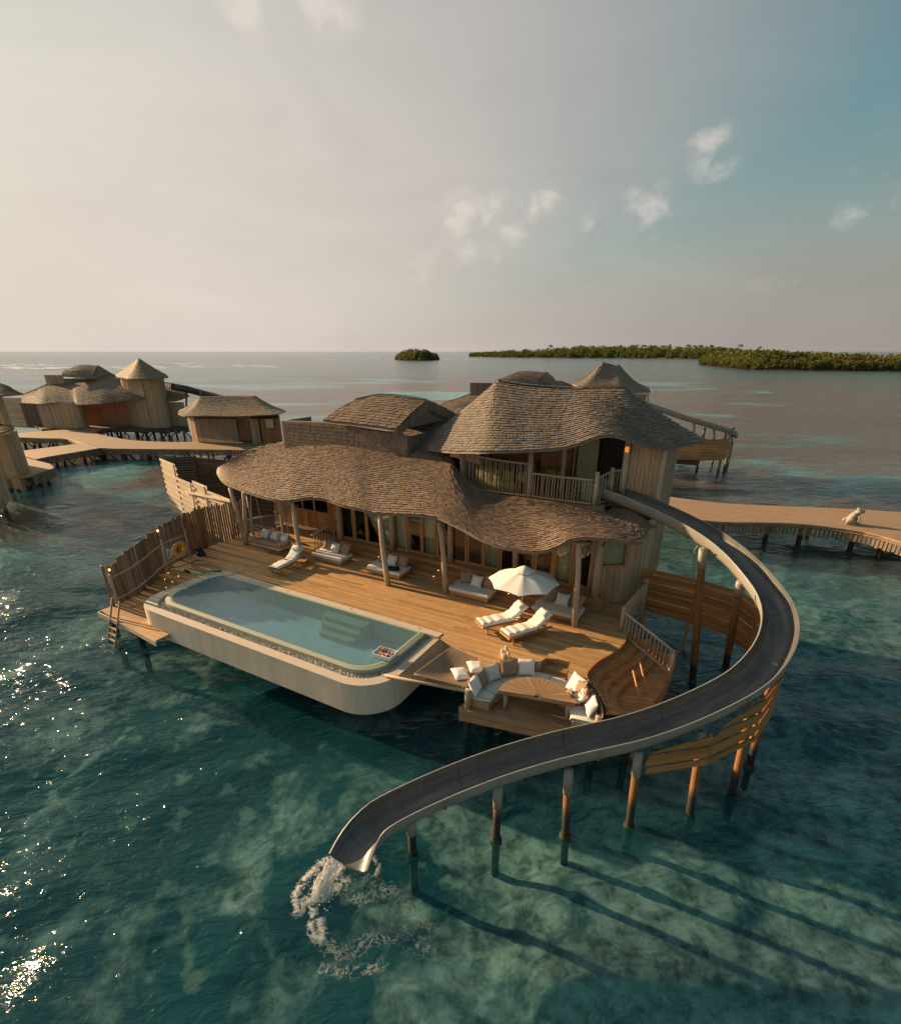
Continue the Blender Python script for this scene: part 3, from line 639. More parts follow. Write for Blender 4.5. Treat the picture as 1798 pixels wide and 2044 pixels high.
# candles on the deck edge
for k, (x, y, h, lb) in enumerate([(0, .06, .46, 'tallest cream pillar candle at the back of the cluster'), (-.13, .03, .30, 'cream pillar candle at the left of the cluster'), (.12, -.02, .30, 'cream pillar candle at the right of the cluster'), (-.02, -.09, .2, 'short cream pillar candle at the front of the cluster')]):
    c = vthing('candle', lb, 'candle', 2.7+x, -.05+y, ZD, 0, 'candles by the lounge')
    MB().lathe([(0, 0), (.058, 0), (.06, .01), (.06, h-.01), (.05, h), (.03, h-.012), (0, h-.012)], 14).build('wax', M['wax'], c, True)
    MB().tube([(0, 0, h-.02), (.003, 0, h+.02)], .004, 5).build('wick', M['black'], c)

# ------------------------------------------------------------------ curved stairs on the right
st = vthing('curved_stairs', 'orange timber stairs with S-curved treads falling from the deck to a low platform', 'stairs')
edges = [[Vector((*p, 0)) for p in scurve],
         [Vector((x, y, 0)) for x, y in [(6.56, 4.0), (6.55, 3.3), (6.42, 2.7), (6.15, 2.05), (5.92, 1.45), (5.82, .8), (5.85, .35), (6.05, .05), (6.42, -.3), (6.85, -.85)]],
         [Vector((x, y, 0)) for x, y in [(6.90, 4.2), (6.88, 3.4), (6.72, 2.75), (6.45, 2.1), (6.24, 1.5), (6.13, .85), (6.2, .4), (6.38, .1), (6.72, -.22), (7.1, -.7)]],
         [Vector((x, y, 0)) for x, y in [(7.25, 4.3), (7.2, 3.5), (7.05, 2.85), (6.8, 2.2), (6.58, 1.6), (6.47, .95), (6.52, .45), (6.7, .15), (6.98, -.15), (7.3, -.6)]],
         [Vector((x, y, 0)) for x, y in [(7.9, 4.3), (7.86, 3.6), (7.84, 3.0), (7.76, 2.4), (7.68, 1.9), (7.6, 1.3), (7.55, .7), (7.5, .1), (7.45, -.4), (7.4, -.9)]]]
for k in range(4):
    z = ZD-.25*(k+1); a, b = edges[k], edges[k+1]; n = 22
    for i in range(n):                            # radial boards, each a tapering plank
        s0, s1 = i/n, (i+1)/n
        p = [spl(a, s0+.002), spl(b, s0+.002), spl(b, s1-.002), spl(a, s1-.002)]
        p = [p[0]+(p[1]-p[0])*(-.03), p[1], p[2], p[3]+(p[2]-p[3])*(-.03)]
        MB().slab([(q.x, q.y) for q in p], z-.05+R.uniform(-.002, .002), z).build('tread_board', M['step'], st)
    MB().grid([[(q.x, q.y, z+.25-.052) for q in [spl(a, i/40) for i in range(41)]], [(q.x, q.y, z-.01) for q in [spl(a, i/40) for i in range(41)]]]).build('riser', M['screen'], st)
    nose = [spl(a, i/40) for i in range(41)]
    MB().grid([[(q.x-.05, q.y, z+.252) for q in nose], [(q.x+.015, q.y, z+.254) for q in nose], [(q.x+.015, q.y, z+.19) for q in nose]]).build('nosing', M['step'], st)
n = 26; e4 = edges[4]
for i in range(n):
    p, q = spl(e4, i/n+.003), spl(e4, (i+1)/n-.003); d = (q-p).normalized(); nn_ = Vector((-d.y, d.x, 0))*.03
    MB().hexa([(p.x, p.y, .42), (q.x, q.y, .42), (q.x+nn_.x, q.y+nn_.y, .42), (p.x+nn_.x, p.y+nn_.y, .42)], [(p.x, p.y, 1.1), (q.x, q.y, 1.1), (q.x+nn_.x, q.y+nn_.y, 1.1), (p.x+nn_.x, p.y+nn_.y, 1.1)]).build('skirt_board', M['screen'], st)
for k in range(5): MB().bar(edges[k][0]+Vector((0, .02, ZD-.25*k-.15)), edges[min(k+1, 4)][0]+Vector((0, .02, ZD-.25*k-.15)), .04, .28).build('stringer', M['step'], st)
for u, v in ((7.5, 3.9), (7.4, 1.2), (7.2, -.6), (6.4, 2.6)): MB().tube([(u, v, -1.9), (u, v, 1.02)], .12, 10).build('pile', M['pile'], st, True)

def balustrade(parent, a, b, za, zb, h, n, post=True, m='pole', mh='pole_h', r=.02, rail=.045):
    a, b = Vector((*a, 0)), Vector((*b, 0))
    at = lambda t, z: Vector((lerp(a.x, b.x, t), lerp(a.y, b.y, t), lerp(za, zb, t)+z))
    MB().tube([at(-.02, h), at(.5, h+.015), at(1.03, h)], rail, 8).build('top_rail', M[mh], parent, True)
    MB().tube([at(0, .12), at(1, .12)], rail*.8, 8).build('bottom_rail', M[mh], parent, True)
    for i in range(n):
        t = (i+.7)/(n+.4); w = R.uniform(-.014, .014)
        MB().tube([at(t, .1), at(t, h*.5)+Vector((w, w, 0)), at(t, h)], r, 6).build('baluster', M[m], parent, True)
rl = vthing('stair_railing', 'pale stick railing sloping down beside the curved stairs', 'railing')
balustrade(rl, (5.88, 3.78), (7.82, 2.86), 1.95, 1.35, 1.0, 13)
for (u, v, z, h) in ((5.83, 3.82, ZD-.05, 1.12), (7.84, 2.85, 1.08, 1.2)): MB().tube([(u, v, z), (u, v, z+h)], .075, 10).build('post', M['pole'], rl, True)
rl2 = vthing('deck_railing', 'stick railing between the stair post and the house corner', 'railing')
balustrade(rl2, (5.83, 3.9), (6.15, 6.5), 2.05, 2.1, 1.05, 14)
MB().tube([(6.15, 6.55, 1.0), (6.15, 6.55, 3.3)], .08, 10).build('post', M['pole'], rl2, True)

def ladder(name, label, foot, top, half, rungs, m='step'):
    t = vthing(name, label, 'ladder'); foot, top = Vector(foot), Vector(top); hv = Vector(half)
    for s in (-1, 1): MB().tube([foot+hv*s, lerp(foot, top, .5)+hv*s, top+hv*s], .038, 8).build('side_pole', M[m], t, True)
    for k in rungs: MB().bar(lerp(foot, top, k)-hv, lerp(foot, top, k)+hv, .09, .03).build('rung', M[m], t)
ladder('boarding_ladder', 'orange wooden ladder rising above the low platform at the curved stairs', (7.95, 1.0, -.4), (6.85, 1.60, 2.15), (.05, .33, 0), (.1, .22, .34, .46), 'screen')
ladder('swim_ladder', 'pale wooden ladder dropping into the sea from the left landing', (-14.0, -4.95, -.4), (-14.15, -4.0, 2.0), (.33, -.03, 0), (.1, .2, .3, .4, .5), 'fascia')

# ------------------------------------------------------------------ the villa
villa = vthing('water_villa', 'two-storey timber water villa with wavy shingle roofs behind the pool deck', 'villa')
ZF = 2.6
SH = []                                          # every shingle: (score, parent, material, verts)
SHF = [(2, 3, 5, 4), (0, 1, 3, 2), (0, 2, 4), (1, 5, 3)]
CAMW = Vector((0, 0, CAMH)); CAML = toL(CAMW)
def roof_patch(E, T, bulge, parent, m, row=.2, wid=.19, name='roof', sh=True, lift=.06, under=True, nv=14, ns=90):
    def Sf(s, t):
        p = lerp(spl(E, s), spl(T, s), t); p.z += bulge*math.sin(pi*t); return p
    rows = [[Sf(i/ns, j/nv) for i in range(ns+1)] for j in range(nv+1)]
    base = MB().grid([[p-Vector((0, 0, .045)) for p in r] for r in rows]); low = [[p-Vector((0, 0, .095)) for p in r] for r in rows]
    if under: base.grid(list(reversed(low)))
    base.grid([low[0], rows[0]])
    o = base.build(name, m, parent, True)
    if not sh: return o
    depth = max((Sf(.5, 1)-Sf(.5, 0)).length, (Sf(.25, 1)-Sf(.25, 0)).length, (Sf(.75, 1)-Sf(.75, 0)).length); nr = int(depth/row)
    for i in range(nr):
        t0, t1 = i/nr, min((i+1.3)/nr, 1)
        cur = [Sf(k/160, t0) for k in range(161)]; d = [0]
        for a, b in zip(cur, cur[1:]): d.append(d[-1]+(b-a).length)
        if d[-1] < .25: continue
        x = R.uniform(-.1, 0); 
        while x < d[-1]:
            w = wid*R.uniform(.75, 1.3); xa, xb = max(x+.006, 0), min(x+w-.006, d[-1]); x += w
            if xb-xa < .05: continue
            sa, sb = (float(np.interp(q, d, range(161)))/160 for q in (xa, xb))
            jt = R.uniform(-.16, .10)/nr; tt = min(max(t0+jt, -.02), 1)
            p = [Sf(sa, tt), Sf(sb, tt), Sf(sa, t1), Sf(sb, t1)]
            nrm = (p[1]-p[0]).cross(p[2]-p[0])
            if nrm.length < 1e-7: continue
            nrm.normalize(); nrm = nrm if nrm.z > 0 else -nrm; lf = min(lift, .36*(p[2]-p[0]).length)*R.uniform(.75, 1.25)
            vs = [p[0]+nrm*.004, p[1]+nrm*.004, p[0]+nrm*lf, p[1]+nrm*lf, p[2]+nrm*.016, p[3]+nrm*.016]
            c = (p[0]+p[3])*.5; vw = CAML-c; dd = vw.length
            ar = (p[1]-p[0]).cross(p[2]-p[0]).length*max(0, nrm.dot(vw)/dd)/dd**2
            SH.append((ar, o, m, vs))
    return o
def flush_shingles(parent, limit=300):
    mine = [s for s in SH if s[1].parent == parent]; mine.sort(key=lambda s: -s[0])
    rest = {}
    for i, (ar, o, m, vs) in enumerate(mine):
        if i < limit:
            c = sum(vs, Vector())/6
            q = MB().add([v-c for v in vs], SHF).build('shingle', m, o); q.location = c
        else: rest.setdefault(o.name, (o, m, MB()))[2].add(vs, SHF)
    for o, m, mb in rest.values(): tag(mb.build('shingle_courses', m, o), kind='stuff')
ev = [(432, 943, 6.0), (443, 960, 4.9), (464, 971, 4.1), (511, 988, 3.3), (559, 999.6, 3.0), (585, 998, 3.1), (622, 994, 3.4), (653, 998, 3.4), (682, 1008, 3.2), (721, 1017, 3.1), (753, 1024, 3.1), (824, 1027.5, 3.2), (866, 1031, 3.2), (885, 1038, 3.1), (923, 1056.6, 2.9), (961, 1077, 2.7), (1014, 1094.5, 2.6), (1074, 1102, 2.7), (1112, 1091, 2.9), (1139, 1077, 3.1), (1169, 1073.6, 3.3), (1222, 1077, 3.6), (1264, 1083, 4.0), (1285, 1077, 4.6), (1298, 1047, 6.3)]
tv = [(440, 934, 6.6), (454, 920, 7.2), (480, 908, 7.6), (520, 891, 8), (568, 883, 8), (590, 878, 8), (612, 874, 8), (640, 872.5, 8), (667, 872, 8), (700, 875, 8), (730, 880, 8), (790, 890, 8), (840, 897, 8), (893, 908, 7.8), (913, 938, 6.9), (936, 960, 6.75), (972, 979, 6.7), (1014, 990, 6.62), (1052, 995, 6.58), (1085, 1000, 6.55), (1120, 1006, 6.55), (1165, 1014, 6.55), (1195, 1020, 6.6), (1212, 1019, 7.0), (1228, 1010, 7.7)]
E1 = [LV(*p) for p in ev]; T1 = [LV(*p) for p in tv]
main_roof = roof_patch(E1, T1, .16, villa, M['shingle'], .165, .16)
hip = T1[:9]; back = [E1[0]]+[Vector(q) for q in ((-20.2, 7.2, 5.25), (-20.2, 8.6, 5.3), (-19.6, 10, 5.3), (-18.5, 11.2, 5.3), (-17, 12.2, 5.3), (-15.5, 12.8, 5.3), (-13, 13, 5.3), (-11, 13, 5.3))]
roof_patch(list(reversed(back)), list(reversed(hip)), .1, villa, M['shingle'], .24, .21, name='hip_roof', ns=40)
roof_patch([T1[10], T1[11], T1[12], T1[13]], [Vector((-7.4, 11.6, 8.5)), Vector((-6, 11.6, 9.0)), Vector((-4.4, 11.6, 9.2)), Vector((-2.2, 11.6, 9.2))], .05, villa, M['shingle2'], name='valley_roof', ns=20)
roof_patch([Vector((-3, 13, 5.4)), Vector((-7, 13, 5.4)), Vector((-11, 13, 5.3))], [T1[13], T1[11], T1[8]], .1, villa, M['shingle'], sh=False, name='rear_roof', ns=20)
roof_patch([E1[-1]-Vector((0, 0, .08)), Vector((6.0, 8.4, 5.1))], [T1[-1]-Vector((0, 0, .08)), Vector((4.6, 8.6, 5.8))], .0, villa, M['shingle'], sh=False, name='return_roof', ns=10)
eu = [(837, 884, 9.2), (841, 890, 8.5), (854, 895.5, 7.6), (880, 899, 6.9), (907, 901, 6.3), (972, 901, 5.35), (1052, 899, 5.7), (1131, 892, 6.2), (1188, 873, 6.5), (1222, 869, 6.8), (1256, 878, 7.0), (1302, 893.5, 7.4), (1340, 892.5, 8.0), (1391, 882, 9.0)]
tu = [(991, 762, 9.6), (992, 762, 9.5), (993, 761, 9.4), (994, 761, 9.3), (995, 761, 9.3), (996, 761.5, 9.3), (1060, 771, 9.3), (1120, 775, 9.3), (1160, 775, 9.3), (1185, 774.5, 9.3), (1205, 773.5, 9.3), (1225, 772.5, 9.3), (1240, 772, 9.3), (1246, 773, 9.3)]
E2 = [LV(*p) for p in eu]; T2 = [LV(*p) for p in tu]
tower_roof = roof_patch(E2, T2, -.12, villa, M['shingle2'], .155, .15, name='tower_roof')
bk = [E2[-1], Vector((7.0, 10.6, 8.5)), Vector((6.0, 12.6, 8.3)), Vector((3, 13, 8.3)), Vector((0, 13, 8.2)), Vector((-3.2, 12.4, 8.1)), Vector((-5, 10.4, 8.0)), E2[0]]
tk = [T2[-1], T2[-1], T2[-2], T2[9], T2[7], T2[5], T2[2], T2[0]]
roof_patch(bk, tk, -.1, villa, M['shingle2'], .24, .22, name='tower_rear_roof', ns=40)
cap = [spl(T2, i/46)+Vector((0, 0, .05)) for i in range(12, 47)]
for i in range(0, len(cap)-1): MB().bar(cap[i]+Vector((0, 0, .01*(i % 2))), cap[i+1]+Vector((0, 0, .01*(i % 2)+.02)), .2, .035).build('ridge_tile', M['shingle2'], tower_roof)
MB().lathe([(0, .16), (.07, .1), (.10, 0), (.1, -.1)], 8, tuple(T2[4])).build('finial', M['pole'], tower_roof)

# raised roof lantern with its shingle-clad wall
z2 = lambda x, y, v: LV(425.9+.2842*x, 723.9+.2842*y, v)
lw_top = [z2(480, 408, 7.15), z2(780, 420, 7.15), z2(1290, 500, 7.15), z2(1362, 520, 7.15)]
lw = MB().grid([[Vector((p.x, p.y, 6.6)) for p in lw_top], lw_top]); lw.grid([[p for p in lw_top], [p+Vector((0, .25, 0)) for p in lw_top]])
p_ = lw_top[-1]; lw.grid([[Vector((p_.x, p_.y, 6.4)), Vector((p_.x+.15, 11, 6.4))], [p_, Vector((p_.x+.15, 11, p_.z))]])
p_ = lw_top[0]; lw.grid([[Vector((p_.x, p_.y, 6.0)), Vector((p_.x, 9.5, 6.0))], [p_, Vector((p_.x, 9.5, p_.z))]])
lant = lw.build('lantern_wall', M['shingle'], villa)
def clad(p0, p1, zb, zt0, zt1, parent, m, row=.19, wid=.1, off=(0, -1, 0)):
    p0, p1, off = Vector(p0), Vector(p1), Vector(off); n = (p1-p0); ln = n.length; z = zb; k = 0
    top = max(zt0, zt1)
    while z < top-.05:
        x = -R.uniform(0, wid)
        while x < ln:
            w = wid*R.uniform(.7, 1.3); a, b = max(x+.004, 0)/ln, min(x+w-.004, ln)/ln; x += w
            if b-a <= .01/ln: continue
            zt = lerp(zt0, zt1, (a+b)/2); zz = z+R.uniform(-.03, .02); z1 = min(zz+row*1.35, zt)
            if z1-zz < .05: continue
            A, B = lerp(p0, p1, a), lerp(p0, p1, b); h = lambda p, zq: Vector((p.x, p.y, zq))
            vs = [h(A, zz)+off*.005, h(B, zz)+off*.005, h(A, zz)+off*.03, h(B, zz)+off*.03, h(A, z1)+off*.012, h(B, z1)+off*.012]
            SH.append((0, parent, m, vs))
        z += row
for a, b in zip(lw_top, lw_top[1:]): clad((a.x, a.y-.003, 0), (b.x, b.y-.003, 0), 6.75, a.z, b.z, lant, M['shingle'])
clad((lw_top[-1].x+.003, 7.15, 0), (lw_top[-1].x+.15, 11, 0), 6.9, lw_top[-1].z, lw_top[-1].z, lant, M['shingle'], off=(1, 0, 0))
le = [z2(770, 402, 6.85), z2(900, 418, 6.85), z2(1090, 440, 6.85), z2(1283, 466, 6.85)]
lt = [z2(1000, 262, 9), z2(1165, 230, 9), z2(1340, 240, 9), z2(1502, 266, 9)]
lr = roof_patch(le, lt, .06, villa, M['shingle'], .2, .18, name='lantern_roof', ns=24)
rb = [Vector((p.x+(.55 if k == 3 else 0)-.2, 11.2, p.z)) for k, p in enumerate([z2(1000, 380, 11), z2(1300, 370, 11), z2(1500, 368, 11), z2(1665, 372, 11)])]
roof_patch(list(reversed(rb)), list(reversed(lt)), .05, villa, M['shingle'], .22, .2, name='lantern_rear_roof', ns=20)
def thick(a, b, d, w): # barge board hanging under a gable edge
    a, b = Vector(a), Vector(b); q = Vector((w, 0, 0)); return MB().hexa([a+Vector((0, 0, -d)), b+Vector((0, 0, -d)), b+Vector((0, 0, -d))-q, a+Vector((0, 0, -d))-q], [a, b, b-q, a-q])
for a, b in ((le[-1], lt[-1]), (lt[-1], rb[-1])):
    g = thick(a+Vector((.02, 0, .03)), b+Vector((.02, 0, .03)), .42, .1).build('barge_board', M['shingle'], lr)
    n = 22
    for i in range(n):
        s0, s1 = i/n+.004, (i+1)/n-.004; A, B = lerp(a, b, s0)+Vector((.035, 0, .02)), lerp(a, b, s1)+Vector((.035, 0, .02)); dz = Vector((0, 0, -.46+R.uniform(-.03, .03)))
        SH.append((0, lr, M['shingle'], [A+dz, B+dz, A+dz+Vector((.02, 0, 0)), B+dz+Vector((.02, 0, 0)), A, B]))
MB().add([(le[-1].x-.1, le[-1].y, le[-1].z-.1), (lt[-1].x-.1, 9, lt[-1].z-.05), (rb[-1].x-.1, rb[-1].y, rb[-1].z-.1)], [(0, 1, 2)]).build('gable_wall', M['shingle'], lant)
cr = [spl(lt, i/26) for i in range(27)]
for i in range(26): MB().bar(cr[i]+Vector((0, 0, .04)), cr[i+1]+Vector((0, 0, .075)), .22, .03).build('ridge_tile', M['shingle'], lr)
flush_shingles(villa, 300)

# floor, walls and the glazed front
MB().slab([(-15, 5.95), (4.4, 5.95), (5.9, 8), (5.9, 12.4), (-15, 12.4)], 1.7, ZF-.01).build('floor_slab', M['walldark'], villa)
MB().slab([(-9.6, 5.91), (4.15, 5.91), (4.15, 12), (-9.6, 12)], ZF-.005, ZF+.002).build('floor', M['step'], villa)
MB().slab([(-15, 12.1), (5.9, 12.1), (5.9, 12.3), (-15, 12.3)], ZF, 6.6).build('rear_wall', M['wall'], villa)
MB().slab([(-9.6, 9.8), (4.0, 9.8), (4.0, 9.9), (-9.6, 9.9)], ZF, 5.3).build('inner_wall', M['wallred'], villa)
MB().slab([(-9.7, 5.9), (4.1, 5.9), (4.1, 12), (-9.7, 12)], 5.28, 5.34).build('ceiling', M['wallred'], villa)
MB().slab([(-15.1, 6.4), (-15.0, 6.4), (-15.0, 12.1), (-15.1, 12.1)], ZF, 6.2).build('side_wall', M['wall'], villa)
zt = 5.22
us = []
u = -9.55; k = 0
posts_u = [-9.6, -6.15, -2.75, .62, 4.05]
for pu, pn in zip(posts_u, posts_u[1:]):
    n = 4; du = (pn-pu)/n
    for i in range(n):
        a, b = pu+du*i, pu+du*(i+1); dr = MB()
        w = .055; y = 5.84+(.03 if i % 2 else 0)
        f = MB(); f.box((a+w, y, (ZF+zt)/2), (w*1.6, .06, zt-ZF)); f.box((b-w, y, (ZF+zt)/2), (w*1.6, .06, zt-ZF)); f.box(((a+b)/2, y, ZF+.07), (b-a-.2, .055, .13)); f.box(((a+b)/2, y, zt-.06), (b-a-.2, .055, .1))
        d = f.build('glass_door', M['frame'], villa)
        MB().box(((a+b)/2, y, (ZF+zt)/2), (b-a-.16, .012, zt-ZF-.1)).build('pane', M['glass'], d)
        if i in (0, 3): MB().bar((b-.07 if i == 0 else a+.07, y-.045, 3.4), (b-.07 if i == 0 else a+.07, y-.045, 3.95), .03, .03).build('handle', M['pole'], d)
        cm = [1, 1, 1, 1, 1, 0, 1, 0, 0, 0, 1, 0, 0, 0, 1, 0][k]; k += 1
        if cm:                                    # drawn curtain behind the pane
            c = MB(); rows = []
            for zz in (ZF+.03, 4, zt-.03): rows.append([(lerp(a, b, q/24), 6.12+.035*math.sin(q*1.7+k)+.01*math.sin(zz*3), zz) for q in range(25)])
            c.grid(rows).build('curtain', M['curtain'], villa, True)
for pu in posts_u: MB().tube([(pu, 5.72, ZF), (pu+R.uniform(-.05, .05), 5.72, 4), (pu, 5.7, 5.4)], lambda t: .135-.02*t, 12).build('column', M['pole'], villa, True)
MB().bar((-9.8, 5.78, zt+.08), (4.2, 5.78, zt+.08), .12, .2).build('lintel', M['frame'], villa)
# front posts carrying the eave
for (ub, vb, ut, vt, z1) in [(-14.5, 3.4, -14.0, 3.4, 5.15), (-14.55, 3.45, -15.5, 3.75, 5.15), (-9.9, 3.0, -10.35, 3.25, 5.25), (-4.5, 2.9, -4.95, 3.2, 5.3), (-1.7, 3.5, -2.1, 3.6, 5.35), (4.2, 3.35, 3.95, 3.4, 5.55), (-12.2, 4.0, -12.0, 4.0, 5.3)]:
    r0 = .075 if vb > 3.9 else .125
    MB().tube([(lerp(ub, ut, t)+.03*math.sin(5*t+ub), lerp(vb, vt, t), lerp(ZD-.02, z1, t)) for t in (0, .2, .4, .6, .8, 1)], lambda t: r0*(1.05-.25*t), 12).build('post', M['pole'], villa, True)
MB().tube([(-14.5, 3.4, 3.5), (-13.4, 5.4, 3.6)], .05, 8).build('brace', M['pole'], villa, True)
MB().tube([(-14.1, 3.7, 2.2), (-15.3, 4.6, 5.2)], .055, 8).build('brace', M['pole'], villa, True)
for a, b in (((-15.0, 4.3), (-9.9, 4.0)), ((-9.9, 4.0), (-4.5, 4.0)), ((-4.5, 4.0), (-1.9, 4.2)), ((-1.9, 4.2), (4, 4.2))): MB().tube([(*a, 5.28), (*b, 5.3)], .07, 8).build('eave_beam', M['pole_h'], villa, True)
for i in range(26):
    u = -14.8+i*.78; MB().bar((u, 4.0, 5.30), (u, 6.6, 6.1 if u < -3 else 5.6), .06, .1).build('rafter', M['frame'], villa)
# porch behind the swing: plank wall with a window, slatted rail
for i in range(26):
    u = -14.9+i*.2
    h0, h1 = ZF-.5, 5.7
    if 6 <= i <= 19: h1 = 3.55
    MB().box((u, 6.42, (h0+h1)/2), (.19, .04+.01*(i % 3), h1-h0)).build('wall_plank', M['screen'], villa)
w = MB(); w.box((-12.35, 6.42, 3.6), (2.9, .1, .1)); w.box((-12.35, 6.42, 5.3), (2.9, .1, .12))
for u in (-13.75, -12.9, -12.0, -10.95): w.box((u, 6.42, 4.45), (.09, .1, 1.62))
w = w.build('window', M['frame'], villa)
for u0, u1 in ((-13.7, -12.95), (-12.85, -12.05), (-11.95, -11.0)): MB().box(((u0+u1)/2, 6.43, 4.45), (u1-u0, .012, 1.6)).build('pane', M['glass'], w)
MB().slab([(-14.9, 8.4), (-9.7, 8.4), (-9.7, 8.5), (-14.9, 8.5)], ZF, 5.4).build('inner_wall', M['wallred'], villa)
balustrade(villa, (-10.45, 4.4), (-9.75, 5.75), 2.1, 2.62, .95, 9, r=.022)
balustrade(villa, (-13.9, 5.2), (-13.0, 6.2), 2.6, 2.9, 1.0, 7, r=.022)
# right-hand room: window over a plank wall
corner = [(4.15, 5.75), (4.72, 6.0), (5.35, 6.55), (5.75, 7.3), (5.95, 8.1)]
cl_ = resample([Vector((*p, 0)) for p in corner], .16)
for i, (a, b) in enumerate(zip(cl_, cl_[1:])):
    mid = (a+b)/2; rz = math.atan2(b.y-a.y, b.x-a.x); top = 3.75 if 1 <= i <= 7 else 5.6
    MB().box((mid.x, mid.y, (1.9+top)/2), (.15, .04, top-1.9), rz).build('wall_plank', M['wall'], villa)
a, b = cl_[1], cl_[8]; rz = math.atan2(b.y-a.y, b.x-a.x); mid = (a+b)/2; ln = (b-a).length
w = MB(); w.box((mid.x, mid.y, 3.78), (ln, .1, .09), rz); w.box((mid.x, mid.y, 5.3), (ln, .1, .12), rz)
for q in (a, b): w.box((q.x, q.y, 4.55), (.1, .1, 1.6), rz)
w = w.build('window', M['frame'], villa)
MB().box((mid.x, mid.y, 4.52), (ln-.08, .012, 1.44), rz).build('pane', M['glass'], w)
MB().box((mid.x-.05, mid.y+.15, 4.52), (ln-.06, .02, 1.5), rz).build('roller_blind', M['curtain'], villa)
MB().box((4.35, 5.35, 2.35), (.75, .5, .5)).build('plinth', M['step'], villa)
MB().tube([(4.4, 5.2, 2.6), (4.38, 5.2, 4), (4.4, 5.15, 5.6)], lambda t: .16-.02*t, 12).build('column', M['pole'], villa, True)
# tower wall of upright planks, two storeys high
for i in range(9):
    u = 4.45+i*.165
    MB().box((u, 8.02+(.02 if i % 2 else 0), 5.3), (.155, .05, 6.6)).build('wall_plank', M['wall'], villa)
for i in range(24): MB().box((5.9+(.02 if i % 2 else 0), 8.1+i*.17, 5.3), (.05, .16, 6.6)).build('wall_plank', M['wall'], villa)
MB().tube([(4.42, 7.9, 5.9), (4.40, 7.9, 8.9)], .13, 10).build('column', M['pole'], villa, True)
MB().tube([(5.86, 7.95, 1.2), (5.86, 7.95, 8.4)], .1, 10).build('column', M['pole'], villa, True)
MB().box((4.42, 7.72, 8.3), (.14, .14, .2)).build('lamp_shade', plain('lamp_shade', (.6, .2, .04), .5, .1, emit=((1, .3, .05), .35)), villa)
# upper floor and balcony
ZU = 6.0
bal = [(3.95, 6.62), (2.0, 6.6), (.5, 6.6), (-.6, 6.6), (-1.6, 6.75), (-2.5, 7.15), (-3.2, 7.8), (-3.6, 8.7), (-3.6, 11.8), (4.4, 11.8), (4.4, 7.9), (3.95, 7.7)]
MB().slab(bal, ZU-.16, ZU).build('balcony_floor', M['fascia'], villa)
MB().slab([(4.05, 6.55), (4.05, 6.72), (-.5, 6.7), (-.5, 6.53)], ZU-.2, ZU-.04).build('balcony_fascia', M['fascia'], villa)
MB().slab([(-3.5, 10.2), (1.9, 10.2), (1.9, 10.3), (-3.5, 10.3)], ZU, 8.6).build('upper_wall', M['wallred'], villa)
for i in range(9): MB().box((.35+i*.165, 9.2+.015*(i % 2), 7.2), (.155, .04, 2.5)).build('wall_plank', M['wallred'], villa)
MB().slab([(1.8, 9.15), (1.88, 9.15), (1.88, 11.5), (1.8, 11.5)], ZU, 8.6).build('upper_wall', M['wallred'], villa)
f = MB()
for u in (1.95, 2.45, 2.95): f.box((u, 8.9, 7.25), (.07, .07, 2.4))
f.box((2.45, 8.9, 6.06), (1.0, .06, .1)); f.box((2.45, 8.9, 8.4), (1.0, .06, .12)); f = f.build('glass_door', M['frame'], villa)
for u in (2.2, 2.7): MB().box((u, 8.9, 7.2), (.44, .012, 2.3)).build('pane', M['glass'], f)
MB().slab([(1.9, 11.4), (4.4, 11.4), (4.4, 11.5), (1.9, 11.5)], ZU, 8.8).build('upper_wall', M['dark'], villa)  # back wall coloured dark in place of room shade
MB().slab([(3.0, 9.3), (4.3, 9.3), (4.3, 9.35), (3.0, 9.35)], ZU, 8.8).build('doorway_shade_panel', M['dark'], villa)  # solid dark panel painting the shade seen through the doorway
cv = MB().grid([[(2.0+q*.04, 9.3+.03*math.sin(q*1.5), z) for q in range(24)] for z in (ZU+.05, 8.3)]).build('curtain', M['curtain'], villa, True)
for (u, v, z0, z1, r) in ((-3.0, 7.3, 5.6, 8.05, .12), (.62, 6.85, 5.85, 8.25, .12), (3.55, 6.85, 5.85, 7.45, .09), (3.95, 7.75, 5.95, 7.5, .08), (1.55, 8.6, 6, 8.6, .11), (-2.9, 9.9, 6, 8.3, .1)):
    MB().tube([(u, v, z0), (u+.01, v, (z0+z1)/2), (u, v, z1)], r, 12).build('post', M['pole'], villa, True)
def curved_rail(path, z0, h0, h1, n, r=.02):
    pts = resample([Vector((*p, 0)) for p in path], .05); m = len(pts)
    top = [Vector((p.x, p.y, z0+lerp(h0, h1, i/(m-1)))) for i, p in enumerate(pts)]
    MB().tube(top[::3]+[top[-1]], .045, 8).build('top_rail', M['pole_h'], villa, True)
    MB().tube([Vector((p.x, p.y, z0+.1)) for p in pts[::3]+[pts[-1]]], .035, 8).build('bottom_rail', M['pole_h'], villa, True)
    for k in range(n):
        i = int((k+.5)/n*(m-1)); p = pts[i]; q = top[i]; w = R.uniform(-.012, .012)
        MB().tube([(p.x, p.y, z0), (p.x+w, p.y+w, (z0+q.z)/2), q], r, 6).build('baluster', M['pole'], villa, True)
curved_rail([(.55, 6.75), (-.4, 6.68), (-1.3, 6.72), (-2.2, 7.0), (-2.95, 7.35)], ZU, 1.5, 1.6, 30)
curved_rail([(-3.1, 7.3), (-3.4, 7.9), (-3.6, 8.7)], ZU, 1.55, 1.35, 9)
curved_rail([(.75, 6.78), (2, 6.74), (3.45, 6.78)], ZU, 1.1, 1.1, 21)
curved_rail([(3.6, 6.9), (3.93, 7.7)], ZU, 1.2, 1.35, 4)
